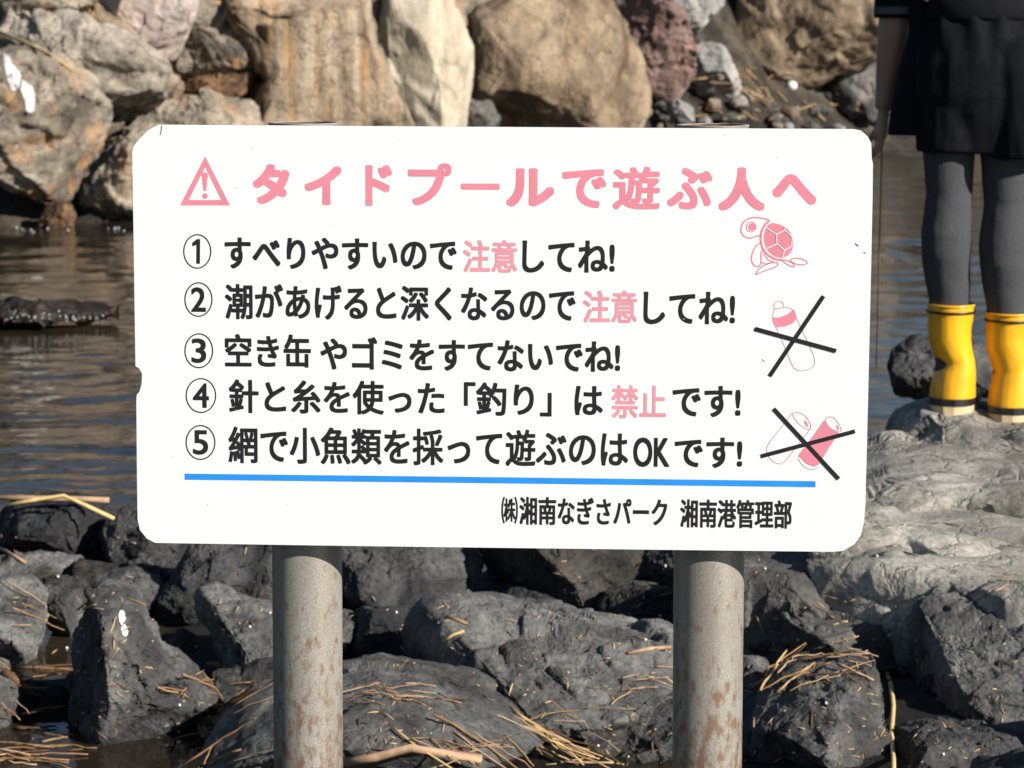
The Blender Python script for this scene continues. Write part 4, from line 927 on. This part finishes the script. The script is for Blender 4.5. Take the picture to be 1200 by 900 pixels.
splash([(140, 717), (143, 715.5), (146, 719), (146.5, 725), (144.5, 731), (142, 733), (139.5, 729), (138.6, 722)], .5, .002); splash([(143, 733), (146, 731.5), (149, 736), (149.5, 742), (147, 746.5), (143.5, 744), (141.5, 738)], .5, .002)

STR = [plain('pale_dry_reed', (.50, .34, .16), .7, .3, .25, 40), plain('orange_brown_reed', (.29, .165, .075), .7, .3, .35, 40), plain('pinkish_tan_reed', (.42, .27, .17), .7, .3, .25, 40), plain('dark_brown_reed', (.12, .06, .028), .75, .3, .4, 40), plain('bright_straw', (.66, .46, .20), .65, .3, .2, 40)]
rs = random.Random(12)
def stalk_geo(A_, B_, r, bend=0.0, n_=7, top=None):
    pts = []; d = B_ - A_; side = Vector((-d.y, d.x, 0)) * bend
    for i in range(n_):
        t = i / (n_ - 1); p = A_ + d * t + side * math.sin(math.pi * t) + Vector((rs.gauss(0, 1), rs.gauss(0, 1), abs(rs.gauss(0, .6)))) * d.length * (.018 if 0 < i < n_ - 1 else 0); pts.append(p)
    lift = 0
    for p in pts[1:-1]:
        z = drop(p.x, p.y, max(A_.z, B_.z) + .12)
        if z < max(A_.z, B_.z) + .1: lift = max(lift, z + r - p.z)
    lift = min(lift, .03)
    return chain([(p + Vector((0, 0, r * .7 + lift)), r * (1 - .3 * i / (n_ - 1))) for i, p in enumerate(pts)], 6)
def reed(A_, B_, r, mat, label, group=None, bend=0.0, name='reed_stalk'):
    V, F = stalk_geo(A_, B_, r, bend); c = sum(V, Vector()) / len(V)
    o = link(name, mesh_py(name, [v - c for v in V], F), mat); o.location = c
    tag(o, label, 'reed', group); return o
def reed_px(pts, wpx, mi, label, name='reed_stalk', group=None, Y=None):
    """a stalk resting on the surfaces under the given pixels"""
    P3 = []
    for x, y in pts:
        p, nrm, ob = hit(x, y) if Y is None else (P(x, y, Y), Vector((0, 0, 0)), None)
        if p is None: return
        r = wpx / 2 * p.y / FPX
        if not P3 or abs(P3[-1][0].y - p.y) < .6: P3.append((p + nrm * r * .9, r))
    if len(P3) < 2: return
    V, F = chain(P3, 7); c = sum(V, Vector()) / len(V)
    o = link(name, mesh_py(name, [v - c for v in V], F), STR[mi]); o.location = c; tag(o, label, 'reed', group); return o
def scatter(box, n_, lpx, wpx, cols, label, group, ang=(0, 3.14), up=.15, ok=None):
    k = 0; tries = 0
    while k < n_ and tries < n_ * 8:
        tries += 1
        x, y = rs.uniform(box[0], box[2]), rs.uniform(box[1], box[3])
        p, nrm, ob = hit(x, y)
        if p is None or nrm.z < up or ob.parent is not None or ob.name.startswith(('person', 'warning')): continue
        if p.y > 9 and box[1] > 300: continue
        if ok and not ok(x, y): continue
        s_ = p.y / FPX; l = (lpx[0] + (lpx[1] - lpx[0]) * rs.random() ** 1.8) * s_; a_ = rs.uniform(*ang)
        t = Vector((math.cos(a_), math.sin(a_), 0)); t = (t - nrm * t.dot(nrm)).normalized()
        A_, B_ = p - t * l / 2, p + t * l / 2
        dz = drop(A_.x, A_.y, p.z + .15); dz2 = drop(B_.x, B_.y, p.z + .15)
        A_.z = max(min(dz, p.z + l * .4), p.z - l * .35); B_.z = max(min(dz2, p.z + l * .4), p.z - l * .35)
        reed(A_, B_, (wpx[0] + (wpx[1] - wpx[0]) * rs.random() ** 2) * .42 * s_, STR[rs.choice(cols)], label, group, rs.choice((0, .05, -.05, .12, -.15, .2)) * rs.random()); k += 1
# single stalks one can point at
reed_px([(8, 592), (40, 586), (75, 581), (100, 592), (134, 608)], 5, 4, 'bright bent straw lying across the boulder at the left water edge', Y=6.94)
reed_px([(-10, 583), (50, 584), (100, 585), (128, 586)], 7, 2, 'thick pinkish reed lying along the top of the left boulder', Y=6.99)
reed_px([(-8, 614), (6, 632), (18, 646), (30, 660)], 4, 1, 'brown reed leaning down the face of the left boulder')
reed_px([(-6, 640), (14, 652), (30, 661)], 4, 2, 'thin tan reed at the foot of the left boulder')
reed_px([(2, 790), (18, 800), (34, 811), (46, 816)], 11, 3, 'thick dark driftwood stick at the left edge', 'driftwood_stick')
reed_px([(1039, 792), (1044, 806), (1047, 830), (1046, 860), (1047, 890), (1046, 915)], 6, 4, 'long pale reed hanging down between the two bottom right boulders')
reed_px([(735, 767), (762, 762), (784, 760)], 5, 2, 'tan twig pointing at the left side of the right post')
reed_px([(520, 752), (530, 746), (543, 741)], 4, 0, 'short pale straw on top of the massive block')
reed_px([(522, 724), (536, 728), (548, 732)], 4, 1, 'orange reed stuck under the large hollow boulder')
reed_px([(404, 889), (440, 884), (480, 880), (560, 890)], 12, 2, 'thick pinkish reed cane across the bottom by the left post')
reed_px([(-4, 37), (30, 50), (60, 66), (86, 84)], 4, 0, 'long thin stick lying on the far boulders at the top left')
# tangles and scattered stalks
scatter((410, 803, 545, 826), 20, (30, 100), (1.6, 4.0), (0, 1, 2, 2, 3), 'dry reed stalk in the straw wisp on top of the grey mound', 'reed stalks on top of the grey mound', (-.8, .5))
scatter((400, 876, 690, 902), 44, (40, 150), (1.6, 4.5), (0, 2, 2, 4, 1, 3), 'dry reed stalk in the thick straw mat at the bottom between the posts', 'reed stalks in the straw mat between the posts', (-.7, .6))
scatter((235, 880, 318, 900), 5, (40, 120), (2, 5), (0, 2, 1), 'dry reed stalk left of the left post at the bottom', 'reed stalks left of the left post', (-.7, .7))
scatter((900, 758, 1010, 798), 24, (30, 110), (1.6, 4.2), (0, 1, 2, 2, 3), 'dry reed stalk in the tangle right of the right post', 'reed stalks in the tangle by the right post', (-.7, .9))
scatter((0, 845, 75, 900), 28, (30, 100), (2, 4.5), (1, 1, 2, 3), 'orange brown reed stalk floating in the bottom left corner', 'reed stalks in the bottom left corner', (-.8, .8), -1)
scatter((0, 778, 80, 805), 14, (30, 100), (1.8, 4), (1, 3, 3, 1), 'brown reed stalk drifting in the left pool', 'reed stalks in the left pool', (-.3, .4), -1)
scatter((215, 805, 300, 832), 16, (40, 110), (1.8, 4.2), (1, 1, 3, 2), 'brown reed stalk caught between the pointed rock and the left post', 'reed stalks between pointed rock and left post', (-.25, .25), -1)
scatter((0, 700, 105, 735), 7, (30, 80), (1.8, 4), (1, 1, 2), 'orange reed stalk among the small rocks at the left edge', 'reed stalks among the left rocks', (-.3, .5))
scatter((710, 775, 790, 825), 6, (25, 70), (1.6, 3.5), (0, 2), 'tan reed stalk at the right end of the massive block', 'reed stalks on the massive block', (-1, 1))
scatter((815, 82, 930, 140), 70, (12, 40), (1.6, 3.2), (0, 1, 1, 2), 'dry reed stalk in the straw drift under the far boulders', 'reed stalks under the far boulders', (-.9, .9), -1)
scatter((940, 125, 1015, 140), 8, (14, 30), (1.6, 3), (1, 0), 'dry straw under the dark rock near the arm', 'straws under the dark rock', (-.4, .4), -1)
scatter((1150, 670, 1200, 705), 5, (20, 55), (1.5, 3), (0, 2), 'dry straw on the long grey slab at the right edge', 'straws on the grey slab', (-.6, .6))

# fine chips of straw over the near rocks: too many to count
V, F, MI = [], [], []
def chip(p, nrm, l, r, mi):
    t = Vector((rs.gauss(0, 1), rs.gauss(0, 1), rs.gauss(0, .4))); t = (t - nrm * t.dot(nrm)).normalized()
    v, f = chain([(p + nrm * r * .6 - t * l / 2, r), (p + nrm * (r * .6 + l * .02), r * 1.15), (p + nrm * r * .6 + t * l / 2, r * .7)], 5)
    o = len(V); V.extend(v); F.extend(tuple(i + o for i in q) for q in f); MI.extend([mi] * len(f))
made = 0
for _ in range(9000):
    if made > 620: break
    x, y = rs.uniform(-10, 1210), rs.uniform(610, 905)
    dens = .25 + .75 * (y > 700) * (.6 if 480 < x < 870 and y < 850 else 1)
    if x > 1000 and y < 730: dens = .08
    if rs.random() > dens: continue
    p, nrm, ob = hit(x, y)
    if p is None or p.y > 8 or ob.parent is not None or nrm.z < -.1: continue
    if ob.name.startswith(('water', 'shore')) and rs.random() < .8: continue
    if fbm(np.array([[p.x * 2.5, p.y * 2.5, 3.3]]), 2)[0] < -.08: continue
    s_ = p.y / FPX; chip(p, nrm, rs.choice((3, 4, 5, 7, 9, 12, 20)) * s_ * rs.uniform(.7, 1.3), rs.uniform(.45, 1.0) * s_, rs.choice((0, 0, 1, 2, 2, 3, 3))); made += 1
for _ in range(25):                                            # tiny shell fragments
    p, nrm, ob = hit(rs.uniform(0, 1200), rs.uniform(650, 900))
    if p is None or p.y > 8 or ob.parent is not None: continue
    s_ = p.y / FPX; chip(p, nrm, 3 * s_, 1.5 * s_, 5)
o = link('straw_litter', mesh_py('straw_litter', V, F), STR + [M['white']]); o.data.polygons.foreach_set('material_index', MI); tag(o, kind='stuff')

# a white round of litter on the far bank
p, nrm, ob = hit(928, 104)
v, f = ball((0, 0, .03), .055, .05, .05, 4); o = link('white_float', mesh_py('white_float', v, f), M['white']); o.location = p; tag(o, 'small round white float lying under the huge brown boulder', 'float')

# foam where the water spills over the ridge and laps the far rocks
V, F = [], []
for box, n_ in (((0, 364, 130, 378), 46), ((0, 266, 80, 275), 14), ((125, 266, 158, 272), 5)):
    for _ in range(n_):
        p, nrm, ob = hit(rs.uniform(box[0], box[2]), rs.triangular(box[1], box[3], box[3] - 5))
        if p is None or p.y > 40: continue
        r = rs.uniform(.25, 1.3) * p.y / FPX; D_, F_ = ico(2); o0 = len(V)
        V.extend(Vector(d) * r + p for d in D_); F.extend(tuple(int(i) + o0 for i in q) for q in F_)
m, n, b = nodes('foam_droplets'); b.inputs['Base Color'].default_value = (.6, .62, .64, 1); b.inputs['Roughness'].default_value = .12
tag(link('foam', mesh_py('foam', V, F), m), kind='stuff')
